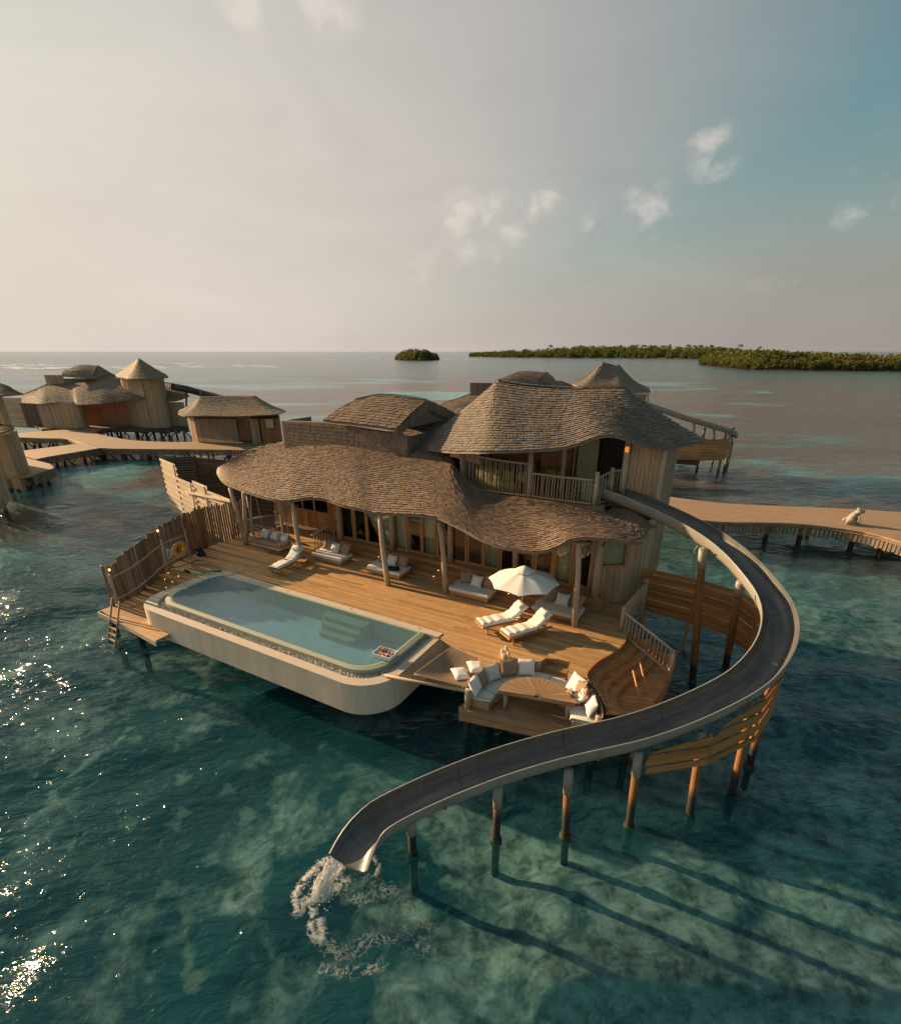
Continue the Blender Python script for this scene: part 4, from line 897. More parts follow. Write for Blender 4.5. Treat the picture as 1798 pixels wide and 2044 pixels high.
curved_rail([(3.98, 7.8), (4.3, 7.95)], ZU, 1.35, 1.4, 4)

# round sofa on the balcony, its olive cushions
sofa = vthing('balcony_sofa', 'low curved sofa with olive-green seat on the upper balcony', 'sofa', 0, 0, ZU)
sa = arc((-1.0, 8.6), 1.75, 190, 300, 14); sb = arc((-1.0, 8.6), 1.0, 190, 300, 14)
MB().slab(sa+list(reversed(sb)), .02, .28).build('base', M['wallred'], sofa)
mb = MB(); rows = []
for (a, b) in zip(sa, sb): rows.append([(lerp(a[0], b[0], q), lerp(a[1], b[1], q), zz) for q, zz in ((0, .29), (0, .42), (.06, .5), (.5, .52), (.94, .5), (1, .42), (1, .29))])
mb.grid(rows).build('seat', M['olive'], sofa, True)
MB().slab(arc((-1.2, 9.6), 1.5, 40, 150, 10)+[(-1.2, 9.0)], .02, .4).build('seat', M['olive'], sofa)
for k, (u, v, fa, lb) in enumerate([(-1.9, 7.55, .3, 'olive cushion at the left of the balcony sofa'), (-1.3, 7.3, .1, 'olive cushion second from the left on the balcony'), (-.6, 7.25, -.1, 'olive cushion in the middle of the balcony sofa'), (.05, 7.4, -.3, 'olive cushion beside the balcony post'), (1.0, 8.55, .3, 'upright olive cushion right of the balcony post'), (1.35, 8.75, -.3, 'olive cushion leaning by the balcony wall'), (-1.8, 9.8, .2, 'olive cushion at the back of the balcony'), (-.4, 9.9, 0, 'olive cushion in the rear corner of the balcony')]):
    pillow(u, v, ZU+.52, fa, 1.1, lb, 'olive', .55, .5, .22, 'olive cushions on the balcony', 0, 40+k)
# dining set behind the glass
dt = vthing('dining_table', 'round table seen through the glass behind the umbrella', 'table', 1.9, 7.6, ZF)
MB().lathe([(0, .74), (.7, .74), (.7, .78), (0, .78)], 24).build('table_top', M['pole'], dt); MB().lathe([(.25, 0), (.08, .1), (.07, .74)], 12).build('pedestal', M['pole'], dt, True)
for k, (u, v, a, lb) in enumerate([(1.2, 7.0, -.6, 'white dining chair left of the indoor round table'), (2.2, 6.75, .2, 'white dining chair in front of the indoor round table'), (2.75, 7.3, .9, 'white dining chair right of the indoor round table')]):
    ch = vthing('dining_chair', lb, 'chair', u, v, ZF, a, 'white chairs around the indoor table')
    MB().box((0, 0, .45), (.44, .42, .04)).build('seat', M['white'], ch)
    for x in (-.19, .19):
        MB().tube([(x, -.19, .45), (x*1.05, -.26, .9)], .016, 6).build('back_post', M['white'], ch)
        for y in (-.18, .18): MB().tube([(x, y, .45), (x*1.15, y*1.15, 0)], .016, 6).build('leg', M['white'], ch)
    for z in (.6, .72, .86): MB().bar((-.2, -.22-(z-.6)*.12, z), (.2, -.22-(z-.6)*.12, z), .015, .06).build('back_slat', M['white'], ch)

# ------------------------------------------------------------------ water slide
ss = [(1209, 970, 6.7), (1263, 989, 6.52), (1318, 1012, 6.35), (1372, 1038, 6.15), (1422, 1066, 5.95), (1465, 1098, 5.7), (1502, 1135, 5.4), (1528, 1166, 5.2), (1550, 1198, 4.95), (1559, 1235, 4.7), (1555, 1271, 4.4), (1533, 1312, 4.1), (1488, 1357, 3.75), (1407, 1400, 3.35), (1341, 1428, 3.1), (1256, 1456, 2.9), (1167, 1475, 2.7), (1078, 1497, 2.5), (987, 1525, 2.25), (896, 1560, 1.95), (824, 1592, 1.7), (749, 1631, 1.4), (708, 1668, 1.25), (692, 1702, 1.16)]
path = resample([P(*q) for q in ss], .22)
for _ in range(6): path = [path[0]]+[(a+b*2+c)/4 for a, b, c in zip(path, path[1:], path[2:])]+[path[-1]]
slide = thing('water_slide', 'long curving dark grey water slide from the upper balcony down to the sea', 'water slide', path[0].xy.to_3d())
base0 = path[0].xy.to_3d(); path = [p-base0 for p in path]; NP = len(path)
def frame(i):
    d = (path[min(i+1, NP-1)]-path[max(i-1, 0)]); d.z = 0; d.normalize(); return Vector((d.y, -d.x, 0))
def sweep(prof, endf=True):
    rows = []
    for i, p in enumerate(path):
        sd_ = frame(i); t = i/(NP-1); k = 1 if t < .955 else 1-.75*((t-.955)/.045)**1.2
        wv = .006*math.sin(i*.9)
        rows.append([p+sd_*x*.91*(1 if t < .96 else 1+.12*(t-.96)/.04)+Vector((0, 0, (-.47+(y+.47)*k if y > -.47 else y)+wv*0)) for x, y in prof])
    return rows
inner = [(-.50, .03), (-.485, -.08), (-.45, -.22), (-.36, -.36), (-.22, -.44), (0, -.47), (.22, -.44), (.36, -.36), (.45, -.22), (.485, -.08), (.50, .03)]
ch_ = MB().grid(sweep(inner)).build('chute', M['chute_in'], slide, True)
for nm_, vals in (('run', [i*.22 for i in range(NP) for _ in inner]), ('side', [k/10 for _ in range(NP) for k in range(11)])): ch_.data.attributes.new(nm_, 'FLOAT', 'POINT').data.foreach_set('value', vals)
outer = [(.555, -.01), (.545, -.10), (.51, -.24), (.41, -.42), (.25, -.51), (0, -.54), (-.25, -.51), (-.41, -.42), (-.51, -.24), (-.545, -.10), (-.555, -.01)]
MB().grid(sweep(outer)).build('shell', M['chute_out'], slide, True)
for s in (-1, 1):
    rim = [(s*.498, .0), (s*.50, .022), (s*.515, .032), (s*.54, .028), (s*.556, .0), (s*.55, -.03), (s*.54, -.02)]
    MB().grid(sweep(rim)).build('rim', M['chute_rim'], slide, True)
for i in range(0, NP-8, 19):                      # bolted flange joints
    sd_ = frame(i); r2 = [path[i]+sd_*x*.94+Vector((0, 0, y*1.03)) for x, y in outer]; d = (path[min(i+1, NP-1)]-path[max(0, i-1)]).normalized()*.03
    MB().grid([[p-d for p in r2], [p+Vector((0, 0, -.03))-d for p in r2], [p+Vector((0, 0, -.03))+d for p in r2], [p+d for p in r2]]).build('flange', M['chute_out'], slide, True)
e = path[-1]; sd_ = frame(NP-1); fl = MB().grid([[path[-1]+sd_*x*1.02+Vector((0, 0, -.47+(y+.47)*.25)) for x, y in inner], [path[-1]+sd_*x*1.02+Vector((0, 0, -.54+(y+.47)*.25)) for x, y in inner]]); fl.build('lip', M['chute_rim'], slide)
# launch tub by the railing
d0 = (path[1]-path[0]); d0.z = 0; d0.normalize(); s0 = frame(0)
for s in (-1, 1):
    a = path[0]+s0*s*.49
    MB().hexa([a-d0*.75+Vector((0, 0, -.65)), a+d0*.1+Vector((0, 0, -.65)), a+d0*.1+s0*s*.05+Vector((0, 0, -.65)), a-d0*.75+s0*s*.05+Vector((0, 0, -.65))], [a-d0*.75+Vector((0, 0, .22)), a+d0*.1+Vector((0, 0, .08)), a+d0*.1+s0*s*.05+Vector((0, 0, .08)), a-d0*.75+s0*s*.05+Vector((0, 0, .22))]).build('launch_side', M['chute_out'], slide)
MB().hexa([path[0]-d0*.8-s0*.5+Vector((0, 0, -.7)), path[0]-d0*.8+s0*.5+Vector((0, 0, -.7)), path[0]+d0*.05+s0*.5+Vector((0, 0, -.7)), path[0]+d0*.05-s0*.5+Vector((0, 0, -.7))], [path[0]-d0*.8-s0*.5+Vector((0, 0, -.46)), path[0]-d0*.8+s0*.5+Vector((0, 0, -.46)), path[0]+d0*.05+s0*.5+Vector((0, 0, -.46)), path[0]+d0*.05-s0*.5+Vector((0, 0, -.46))]).build('launch_floor', M['chute_in'], slide)
MB().tube([P(1240, 985, 6.5)-base0, P(1242, 1000, 6.35)-base0, P(1247, 1010, 6.0)-base0], .02, 6).build('grab_handle', M['metal'], slide, True)
supports = [((1382, 1360), (1403, 1095, 5.55)), ((1448, 1332), (1478, 1163, 4.85)), ((1255, 1650), (1275, 1500, 2.45)), ((1375, 1632), (1402, 1500, 2.75)), ((1460, 1588), (1486, 1468, 3.1)), ((1495, 1530), (1524, 1420, 3.35)), ((1128, 1668), (1140, 1528, 2.1)), ((990, 1675), (997, 1562, 1.82)), ((824, 1708), (820, 1648, 1.05))]
for i, (bp_, tp) in enumerate(supports):
    b = P(*bp_, 0); q = P(tp[0], tp[1], tp[2])
    if i > 1:                                     # stand straight below the chute
        j = min(range(NP), key=lambda k: (path[k]+base0-Vector((b.x, b.y, path[k].z+base0.z))).length); q = Vector((lerp(b.x, (path[j]+base0).x, .35), lerp(b.y, (path[j]+base0).y, .35), (path[j]+base0).z-.46))
    b2 = b+(b-q).normalized()*1.9; k = .30 if i < 6 else .35
    mid = lerp(q, b, min(.75/(q-b).length, .4) if q.z > 1.2 else .2)
    MB().tube([b2-base0, lerp(b2, mid, .5)-base0, mid-base0], .105 if i > 1 else .13, 12).build('pile', M['pile'], slide, True)
    MB().tube([mid-base0, q-base0], .12 if i > 1 else .145, 14).build('sleeve', M['chute_out'], slide, True)
    MB().lathe([(.17, -.12), (.15, .04), (.12, .12)], 12, tuple(b-base0)).build('growth', M['pilegrey'], slide, True)
MB().tube([P(1392, 1090, 5.7)-base0, P(1386, 1098, 5.3)-base0, P(1384, 1150, 4.4)-base0, P(1380, 1165, 4.0)-base0], .022, 6).build('drain_pipe', M['metal'], slide, True)

# timber privacy screens under the slide
def screen(name, label, pts, z0, z1f, rows, m='screen', gap=.004, posts=True, pz=-2.9):
    t = thing(name, label, 'screen', (pts[0].x, pts[0].y, 0)); o = Vector((pts[0].x, pts[0].y, 0))
    for a, b in zip(pts, pts[1:]):
        a2, b2 = Vector((a.x, a.y, 0))-o, Vector((b.x, b.y, 0))-o
        d = (b2-a2).normalized(); nn_ = Vector((-d.y, d.x, 0))
        for k in range(rows):
            za, zb = lerp(z0(a), z1f(a), (k+.5)/rows), lerp(z0(b), z1f(b), (k+.5)/rows); h = (z1f(a)-z0(a))/rows-gap
            off = nn_*(.030*(1 if k % 2 else -1)+R.uniform(-.008, .008)); e1 = R.uniform(0, .04)
            ln = (b2-a2).length; c = (a2+b2)/2+off; c.z = (za+zb)/2
            mbx = MB(); A = a2+off+d*.01-c; A.z = za-c.z; B = b2+off-d*.01-c; B.z = zb-c.z
            # local x along the board so that the grain follows it
            ang = math.atan2(d.y, d.x); Rm = Matrix.Rotation(-ang, 3, 'Z')
            mbx.bar(Rm@A, Rm@B, .03, h); ob = mbx.build('board', M[m], t); ob.location = c; ob.rotation_euler = (0, 0, ang)
        if posts:
            for q in ((a2, a), (b2, b)) if b is pts[-1] else ((a2, a),):
                MB().bar(q[0]+nn_*.07+Vector((0, 0, z0(q[1])+pz)), q[0]+nn_*.07+Vector((0, 0, z1f(q[1])+.05)), .09, .09).build('post', M['frame'], t)
    return t
scp = [P(1260, 1130, 3.45), P(1300, 1136, 3.45), P(1392, 1158, 3.4), P(1478, 1185, 3.35), P(1512, 1213, 3.3)]
scp += [Vector((11.0, 15.4, 0)), Vector((10.7, 14.3, 0))]
screen('privacy_screen', 'orange plank screen curving from the house behind the slide posts', scp, lambda p: 1.45, lambda p: 3.42, 10)
slz = lambda p: min(((path[k]+base0-Vector((p.x, p.y, (path[k]+base0).z))).length, (path[k]+base0).z) for k in range(NP))[1]
fr_ = [P(1255, 1650, 0)+Vector((.15, .02, 0)), P(1375, 1632, 0)+Vector((.1, .05, 0)), P(1460, 1588, 0)+Vector((.25, .15, 0)), P(1495, 1530, 0)+Vector((.22, .1, 0))]
t = thing('slide_screen', 'orange plank screen hung below the front bend of the slide', 'screen', (fr_[0].x, fr_[0].y, 0)); o_ = Vector((fr_[0].x, fr_[0].y, 0))
for a, b in zip(fr_, fr_[1:]):
    d = (b-a); d.z = 0; ln = d.length; d.normalize(); ang = math.atan2(d.y, d.x); nn_ = Vector((-d.y, d.x, 0)); za, zb = slz(a)-.40, slz(b)-.40
    for k in range(9):
        zl, zh = 1.92+.205*k, 1.92+.205*(k+1)-.006; sl = (zb-za)/ln
        x0l = min(max((zl-za)/sl, .01), ln); x0h = min(max((zh-za)/sl, .01), ln)
        if ln-x0l < .15: continue
        off = nn_*(.030*(1 if k % 2 else -1)); q = [(x0l, zl), (ln-.01, zl), (ln-.01, zh), (x0h, zh)]
        if ln-x0h < .02: zt_ = za+sl*ln; q = [(x0l, zl), (ln-.01, zl), (ln-.01, zt_)]
        ob = MB().hexa([(x, -.014, z) for x, z in q], [(x, .014, z) for x, z in q]).build('board', M['screen'], t); ob.location = a.xy.to_3d()-o_+off; ob.rotation_euler = (0, 0, ang)
    MB().bar(b.xy.to_3d()-o_+nn_*.06+Vector((0, 0, 1.9)), b.xy.to_3d()-o_+nn_*.06+Vector((0, 0, zb)), .08, .08).build('post', M['frame'], t)

# foam where the slide pours into the sea
ex = path[-1]+base0; dirx = (path[-1]-path[-4]); dirx.z = 0; dirx.normalize()
M['foam'] = plain('foam', (.86, .84, .80), .6, .1, 30)
def lace_mat(name, sc, lo, hi, stretch=(1, 1, 1)):
    m, t, o = newmat(name); g = N(t, 'ShaderNodeNewGeometry'); at = N(t, 'ShaderNodeAttribute', attribute_name='froth')
    p = VM(t, 'MULTIPLY', g.outputs['Position'], stretch).outputs[0]
    n1 = NOISE(t, p, sc, 6, .62, 1.2); n2 = NOISE(t, p, sc*3.1, 5, .6, .8)
    rid = MATH(t, 'SUBTRACT', 1.0, MATH(t, 'ABSOLUTE', MATH(t, 'MULTIPLY', MATH(t, 'SUBTRACT', n1, .5), 5.0)))
    v = MATH(t, 'ADD', MATH(t, 'MULTIPLY', rid, .68), MATH(t, 'MULTIPLY', n2, .32))
    v = MATH(t, 'ADD', v, MATH(t, 'SUBTRACT', at.outputs['Fac'], 1.0))
    a = RAMP(t, v, [(lo, 0), (hi, .92)])
    d = N(t, 'ShaderNodeBsdfDiffuse', i_Color=(.88, .86, .82, 1)); tl = N(t, 'ShaderNodeBsdfTranslucent', i_Color=(.8, .8, .76, 1)); q = N(t, 'ShaderNodeMixShader'); q.inputs[0].default_value = .4
    LK(t, d.outputs[0], q.inputs[1]); LK(t, tl.outputs[0], q.inputs[2])
    x = N(t, 'ShaderNodeMixShader'); LK(t, a, x.inputs[0]); LK(t, N(t, 'ShaderNodeBsdfTransparent').outputs[0], x.inputs[1]); LK(t, q.outputs[0], x.inputs[2]); LK(t, x.outputs[0], o.inputs[0]); return m
def set_density(o, vals):
    at = o.data.attributes.new('froth', 'FLOAT', 'POINT'); at.data.foreach_set('value', vals)
M['lace'] = lace_mat('sea_foam', 3.8, .40, .84); M['stream'] = lace_mat('falling_water', 13, .36, .80, (1, 1, .3))
pour = tag(obj('pouring_water', None, None, None, (ex.x, ex.y, 0)), 'white water pouring off the end of the slide', 'water jet')
for lay in range(3):                              # frothy sheets falling off the low side of the lip
    rows = []; dens = []
    for j in range(15):
        tt = j/14*.36; row = []
        for i in range(17):
            x = lerp(.12, .44, i/16); v0 = 1.25+.25*lay+.2*math.sin(i*1.7+lay); s1 = frame(NP-1)*(x*(1+.35*j/14)+.03*math.sin(j*.9+i+lay))
            z0 = ex.z-.46+.35*x*x
            row.append(s1+dirx*(v0*tt+.03)+Vector((0, 0, max(z0-4.9*tt*tt*(1.05-.06*lay), .01*lay)))); dens.append(1.0-.22*abs(i/8-1)**2+.10*(j > 9))
        rows.append(row)
    o = MB().grid(rows).build('stream', M['stream'], pour, True); set_density(o, dens)
mb = MB()
for k in range(260):
    x, tt = R.uniform(0, .55), R.uniform(.1, .42); q = frame(NP-1)*x*1.3+dirx*(R.uniform(1, 2.2)*tt)+Vector((R.gauss(0, .08), R.gauss(0, .08), max(ex.z-.46-4.9*tt*tt+R.uniform(-.1, .15), .03))); mb.ell(q, (R.uniform(.006, .016),)*3, 5, 3)
tag(mb.build('droplets', M['foam'], pour), kind='stuff')
lines = [([(697, 1716), (680, 1738), (655, 1768), (640, 1785)], .32, 1.10), ([(690, 1718), (655, 1728), (630, 1745), (605, 1770), (592, 1795), (594, 1825)], .15, 1.10), ([(597, 1822), (620, 1800), (660, 1788), (690, 1770)], .26, .95), ([(620, 1800), (626, 1830), (622, 1860), (636, 1878), (645, 1870), (640, 1840)], .15, 1.04), ([(700, 1725), (735, 1718), (756, 1738), (752, 1755)], .10, .95), ([(660, 1785), (720, 1800), (780, 1780)], .30, .78), ([(640, 1880), (690, 1900), (740, 1870), (800, 1860), (850, 1890)], .45, .73), ([(640, 1935), (700, 1940), (760, 1925)], .30, .74), ([(720, 1760), (800, 1800), (860, 1850)], .5, .68)]
lw_ = [(resample([P(x, y, 0) for x, y in pts], .05), w, d) for pts, w, d in lines]
x0, x1, y0, y1 = -4.6, .6, 4.8, 9.0; nx, ny = 210, 168
pa = [(np.array([(q.x, q.y) for q in ps]), w, d) for ps, w, d in lw_]
gx, gy = np.meshgrid(np.linspace(x0, x1, nx), np.linspace(y0, y1, ny)); gz = swell(gx, gy)+.035; dn = np.zeros_like(gx)
for ps, w, d in pa:
    dd = np.sqrt(((gx[..., None]-ps[:, 0])**2+(gy[..., None]-ps[:, 1])**2).min(-1)); dn = np.maximum(dn, d*np.exp(-(dd/w/1.25)**2))
vs = np.stack([gx, gy, gz+np.clip(dn-.8, 0, .5)*.06], -1).reshape(-1, 3).tolist(); fl_ = dn.ravel(); keep = fl_ > .32
fs = [(j*nx+i, j*nx+i+1, (j+1)*nx+i+1, (j+1)*nx+i) for j in range(ny-1) for i in range(nx-1) if keep[j*nx+i] or keep[(j+1)*nx+i+1]]
fo = MB(); fo.v = vs; fo.f = fs; fo = fo.build('foam', M['lace'], None, True); set_density(fo, fl_.astype('f4'))
tag(fo, 'white foam and bubbles spreading below the slide end', 'foam', kind='stuff')

# ------------------------------------------------------------------ left fence and what hangs on it
fence = vthing('picket_fence', 'tall brown picket fence with uneven tops along the left deck edge', 'fence')
fp = [Vector((-15.42, -3.45, 1.2)), Vector((-15.5, -2.2, 1.4)), Vector((-15.55, -.7, 2.0)), Vector((-15.65, .65, 2.08)), Vector((-16.1, 2.0, 2.08)), Vector((-16.0, 3.4, 2.08)), Vector((-15.6, 4.6, 2.08))]
tz = [3.05, 3.55, 4.1, 4.3, 4.3, 4.25, 4.2]
fpp = resample(fp, .135); nf = len(fpp)
for i in range(nf-1):
    a, b = fpp[i], fpp[i+1]; t = (i+.5)/(nf-1); ztop = float(np.interp(t*6, range(7), tz))+R.uniform(-.10, .12); zb = a.z-.25
    rz = math.atan2(b.y-a.y, b.x-a.x); c = (a+b)/2
    o = MB().box((0, 0, 0), (.118*R.uniform(.85, 1.02), .022, ztop-zb)).build('picket', M['picket'], fence); o.location = (c.x, c.y, (ztop+zb)/2); o.rotation_euler = (R.uniform(-.012, .012), R.uniform(-.015, .015), rz)
inn = [p+Vector((.09, 0, 0)) for p in fp]
for dz0, dz1 in ((.25, .25), (1.35, 1.25)): MB().tube([Vector((p.x, p.y, p.z+dz0+(dz1-dz0)*i/6)) for i, p in enumerate(resample(inn[:4], .6))], .045, 8).build('rail', M['pole_h'], fence, True)
for k in (0, 2, 3): p = inn[k]; MB().tube([(p.x+.06, p.y, p.z-.1), (p.x+.06, p.y, p.z+1.55)], .06, 8).build('post', M['pole'], fence, True)
p = inn[4]; MB().tube([(p.x+.02, p.y, 1.9), (p.x+.02, p.y, 4.5)], .075, 8).build('post', M['picket'], fence, True)
MB().tube([(-15.4, -3.6, 1.1), (-15.4, -3.6, 3.2)], .07, 8).build('post', M['picket'], fence, True)
for k, (u, v, z) in enumerate(((-15.28, -3.4, 2.95), (-15.42, -.75, 4.0))): MB().ell((u, v, z), (.045, .045, .06), 8, 6).build('fence_lamp', M['amber'], fence, True)
buoy = vthing('lifebuoy', 'orange ring lifebuoy with white rope hung on the left fence', 'lifebuoy', -15.45, .12, 2.75)
rows = []
for i in range(28):
    a = 2*pi*i/28; c = Vector((0, .29*math.cos(a), .29*math.sin(a))); rows.append([c+Vector((.085*math.sin(b), .095*math.cos(b)*math.cos(a), .095*math.cos(b)*math.sin(a))) for b in [2*pi*k/10 for k in range(10)]])
rows.append(rows[0]); MB().grid(rows, True).build('ring', M['orange'], buoy, True)
MB().tube([(.06, .40*math.cos(a)*(1+.05*math.sin(6*a)), .40*math.sin(a)*(1+.05*math.sin(6*a))) for a in [2*pi*i/36 for i in range(37)]], .012, 6).build('grab_line', M['white'], buoy, True)
for a in (0, pi/2, pi, 3*pi/2):
    c = Vector((0, .29*math.cos(a), .29*math.sin(a))); rows = []
    for s in (-.12, .12):
        q = Vector((0, .29*math.cos(a+s), .29*math.sin(a+s))); rows.append([q+Vector((.09*math.sin(b), .1*math.cos(b)*math.cos(a+s), .1*math.cos(b)*math.sin(a+s))) for b in [2*pi*k/10 for k in range(10)]])
    MB().grid(rows, True).build('band', M['orange'], buoy, True)
rope = vthing('rope_coil', 'white rescue rope coil hanging beside the lifebuoy', 'rope', -15.45, -.45, 2.7)
MB().tube([(.02*math.sin(7*a), (.10+.02*math.sin(3.1*a))*math.cos(a), (.24+.03*math.cos(2.3*a))*math.sin(a)) for a in [i*.35 for i in range(90)]], .016, 5).build('coil', M['white'], rope, True)
bag = vthing('black_bag', 'black bag lying on the deck under the fence', 'bag', -15.35, 1.15, ZD)
mb = MB(); rows = []
for i in range(9):
    t = i/8; rows.append([(.33*math.cos(a)*(1-.55*t*t)+.03*math.sin(5*a+t*4), .2*math.sin(a)*(1-.6*t*t)+.02*math.cos(3*a), .40*t+.03*math.sin(2*a)*t) for a in [2*pi*k/14 for k in range(14)]])
mb.grid(rows, True); mb.f.append(tuple(range(8*14, 9*14))); mb.build('sack', M['black'], bag, True)
MB().tube([(-.12, .0, .38), (-.05, .0, .52), (.06, 0, .5), (.12, 0, .37)], .018, 6).build('strap', M['black'], bag, True)

# pale plank enclosure at the villa's left rear
z1 = lambda x, y, v: LV(.3316*x, 681.4+.3316*y, v)
enc = vthing('bath_screen', 'tall bleached plank enclosure stepping down behind the picket fence', 'screen')
panels = [((960, 708, 8.2), (1050, 733, 7.3)), ((1050, 818, 7.25), (1152, 848, 6.4)), ((1152, 848, 6.4), (1236, 862, 5.8)), ((1236, 905, 5.75), (1385, 938, 4.95))]
for k, (a, b) in enumerate(panels):
    A, B = z1(*a), z1(*b); zt_ = (A.z+B.z)/2; rows = int((zt_-.9)/.2); d = B-A; d.z = 0; ang = math.atan2(d.y, d.x)
    for i in range(rows):
        z = .9+(zt_-.9)*(i+.5)/rows; o = MB().box((0, 0, 0), (d.length-.01, .03, (zt_-.9)/rows-.008)).build('board', M['bleach'], enc)
        o.location = ((A.x+B.x)/2+.035*(i % 2), (A.y+B.y)/2+.05*(i % 2), z); o.rotation_euler = (0, 0, ang)
    MB().box((B.x-.05, B.y-.08, (zt_+.8)/2), (.09, .09, zt_-.8), ang).build('post', M['bleach'], enc)
A, B = z1(1115, 905, 6.6), z1(1385, 960, 4.8); MB().bar(A, B, .06, .16).build('cap_board', M['bleach'], enc)
A = z1(965, 709, 8.25); Bk = z1(1400, 690, 11)
bw = [Vector((A.x, 8.25, A.z)), Vector((A.x+.2, 9.3, A.z)), Vector((A.x+1.2, 10.3, A.z-.1)), Vector((Bk.x+2.0, 11, Bk.z)), Vector((-19.5, 11.6, 4.9))]
for a, b in zip(bw, bw[1:]):
    for i in range(20):
        z = .9+(a.z-.9)*(i+.5)/20; d = b-a; ang = math.atan2(d.y, d.x); ln = math.hypot(d.x, d.y)
        o = MB().box((0, 0, 0), (ln-.01, .03, (a.z-.9)/20-.012)).build('board', M['walldark'], enc); o.location = ((a.x+b.x)/2, (a.y+b.y)/2+.02*(i % 2), z); o.rotation_euler = (0, 0, ang)  # same enclosure, boards coloured dark for the side turned from the sun
    MB().box((b.x-.05, b.y-.06, 3), (.1, .1, a.z-1)).build('post', M['walldark'], enc)
MB().slab([(-26, 8.4), (-18.5, 5.2), (-15.2, 6.3), (-15.2, 12), (-25, 12)], .9, 1.0).build('floor', M['walldark'], enc)
for u, v in ((-25.5, 8.5), (-22, 7.2), (-19, 6), (-22, 11)): MB().tube([(u, v, -1.9), (u, v, .92)], .12, 8).build('pile', M['pilegrey'], enc, True)

# ------------------------------------------------------------------ deck furniture
def lounger(label, u, v, rz, folds=True, m='step'):
    t = vthing('sun_lounger', label, 'sun lounger', u, v, ZD, rz, 'sun loungers on the deck')
    bend, ang = 1.25, math.radians(33)
    for s in (-1, 1):
        MB().bar((s*.31, 0, .30), (s*.31, 1.95, .30), .04, .08).build('side_rail', M['step'], t)
        MB().bar((s*.27, 1.62, .32), (s*.27, 1.72, .62), .025, .03).build('back_prop', M['metal'], t)
    for s in (-1, 1):
        for y in (.18, 1.72): MB().bar((s*.30, y, 0), (s*.30, y, .27), .06, .06).build('leg', M['step'], t)
    for i in range(9): MB().box((0, .08+i*.14, .335), (.58, .09, .02)).build('slat', M['step'], t)
    for i in range(6):
        q = .1+i*.13; MB().box((0, bend+q*math.cos(ang), .35+q*math.sin(ang)), (.58, .08, .02)).build('back_slat', M['step'], t)
    MB().box((0, .0, .30), (.66, .04, .09)).build('end_rail', M['step'], t)
    n, k = 46, 14; rows = []
    for i in range(n+1):
        d = 2.08*i/n
        if d < bend: y, z = d, .35
        else: y, z = bend+(d-bend)*math.cos(ang), .35+(d-bend)*math.sin(ang)
        bump = (.018*math.sin(d*17+1.3*math.sin(d*3))+.010*math.sin(d*41)) if folds else .006*math.sin(d*20)
        edge = min(1, min(d, 2.08-d)/.06+.35); row = []
        for j in range(k+1):
            x = -1+2*j/k; e = (1-abs(x)**6)**.5; wob = .012*math.sin(d*19+x*2)
            row.append((x*.315+wob*(abs(x) > .8), y-math.sin(ang)*(d > bend)*.09*e*edge, z+.025+(.085*e*edge+bump*(.4+.6*e))*(math.cos(ang) if d > bend else 1)))
        row.append((.31, y, z+.005)); row.insert(0, (-.31, y, z+.005)); rows.append(row)
    MB().grid(rows).build('mattress', M['fabric'], t, True)
    hp_ = pillow_mb(.5, .3, .13, 5); q = 2.08-bend-.2
    o = hp_.build('head_pillow', M['fabric'], t, True); o.location = (0, bend+q*math.cos(ang)-.09, .40+q*math.sin(ang)+.09); o.rotation_euler = (ang, 0, 0)
    return t
lounger('white-cushioned lounger standing alone by the left corner of the pool', -9.9, 1.15, .09, False)
lounger('white-cushioned lounger left of the umbrella pole', 1.08, 1.16, -.665)
lounger('white-cushioned lounger right of the umbrella pole, nearest the lounge', 2.25, .89, -.57)
bt = vthing('side_table', 'small dark slatted table beside the lone lounger', 'table', -9.35, 2.55, ZD, .2)
for i in range(4): MB().box((0, -.18+i*.12, .42), (.45, .1, .025)).build('slat', M['step'], bt)
for x in (-.19, .19):
    for y in (-.2, .2): MB().bar((x, y, 0), (x, y, .41), .04, .04).build('leg', M['step'], bt)
bt = vthing('side_table', 'low wooden side table between the two umbrella loungers', 'table', 2.12, 1.62, ZD, -.6)
for i in range(4): MB().box((0, -.15+i*.1, .32), (.38, .085, .025)).build('slat', M['step'], bt)
for x in (-.15, .15):
    for y in (-.15, .15): MB().bar((x, y, 0), (x, y, .31), .035, .035).build('leg', M['step'], bt)

um = vthing('parasol', 'white canvas parasol on a wooden pole between two loungers', 'umbrella', 2.16, 2.75, ZD)
MB().lathe([(0, 0), (.24, 0), (.24, .05), (.06, .09), (.05, .3), (0, .3)], 16).build('base', M['pole'], um, True)
MB().tube([(0, 0, .05), (0, 0, 2.3)], .026, 10).build('pole', M['screen'], um, True)
nr_, rad, zr, zc = 8, 1.38, 1.74, 2.22
rows = []
for i in range(9):
    t = i/8; row = []
    for k in range(nr_*6):
        a = 2*pi*(k+2)/(nr_*6); f = (k % 6)/6; sag = math.sin(pi*f)
        r = t*rad*(1-.10*sag*t**2); z = lerp(zc, zr, t**1.25)-.035*sag*math.sin(pi*t*.75)+.045*sag*t**4
        row.append((r*math.cos(a), r*math.sin(a), z))
    rows.append(row)
MB().grid(rows, True).build('canopy', M['fabric'], um, True)
MB().grid([[(r*math.cos(2*pi*(k+2)/48)*(1-.08*math.sin(pi*(k % 6)/6)*(r > .2)), r*math.sin(2*pi*(k+2)/48)*(1-.08*math.sin(pi*(k % 6)/6)*(r > .2)), z) for k in range(48)] for r, z in ((0, 2.36), (.1, 2.345), (.38, 2.19), (.385, 2.16))], True).build('vent_cap', M['fabric'], um, True)
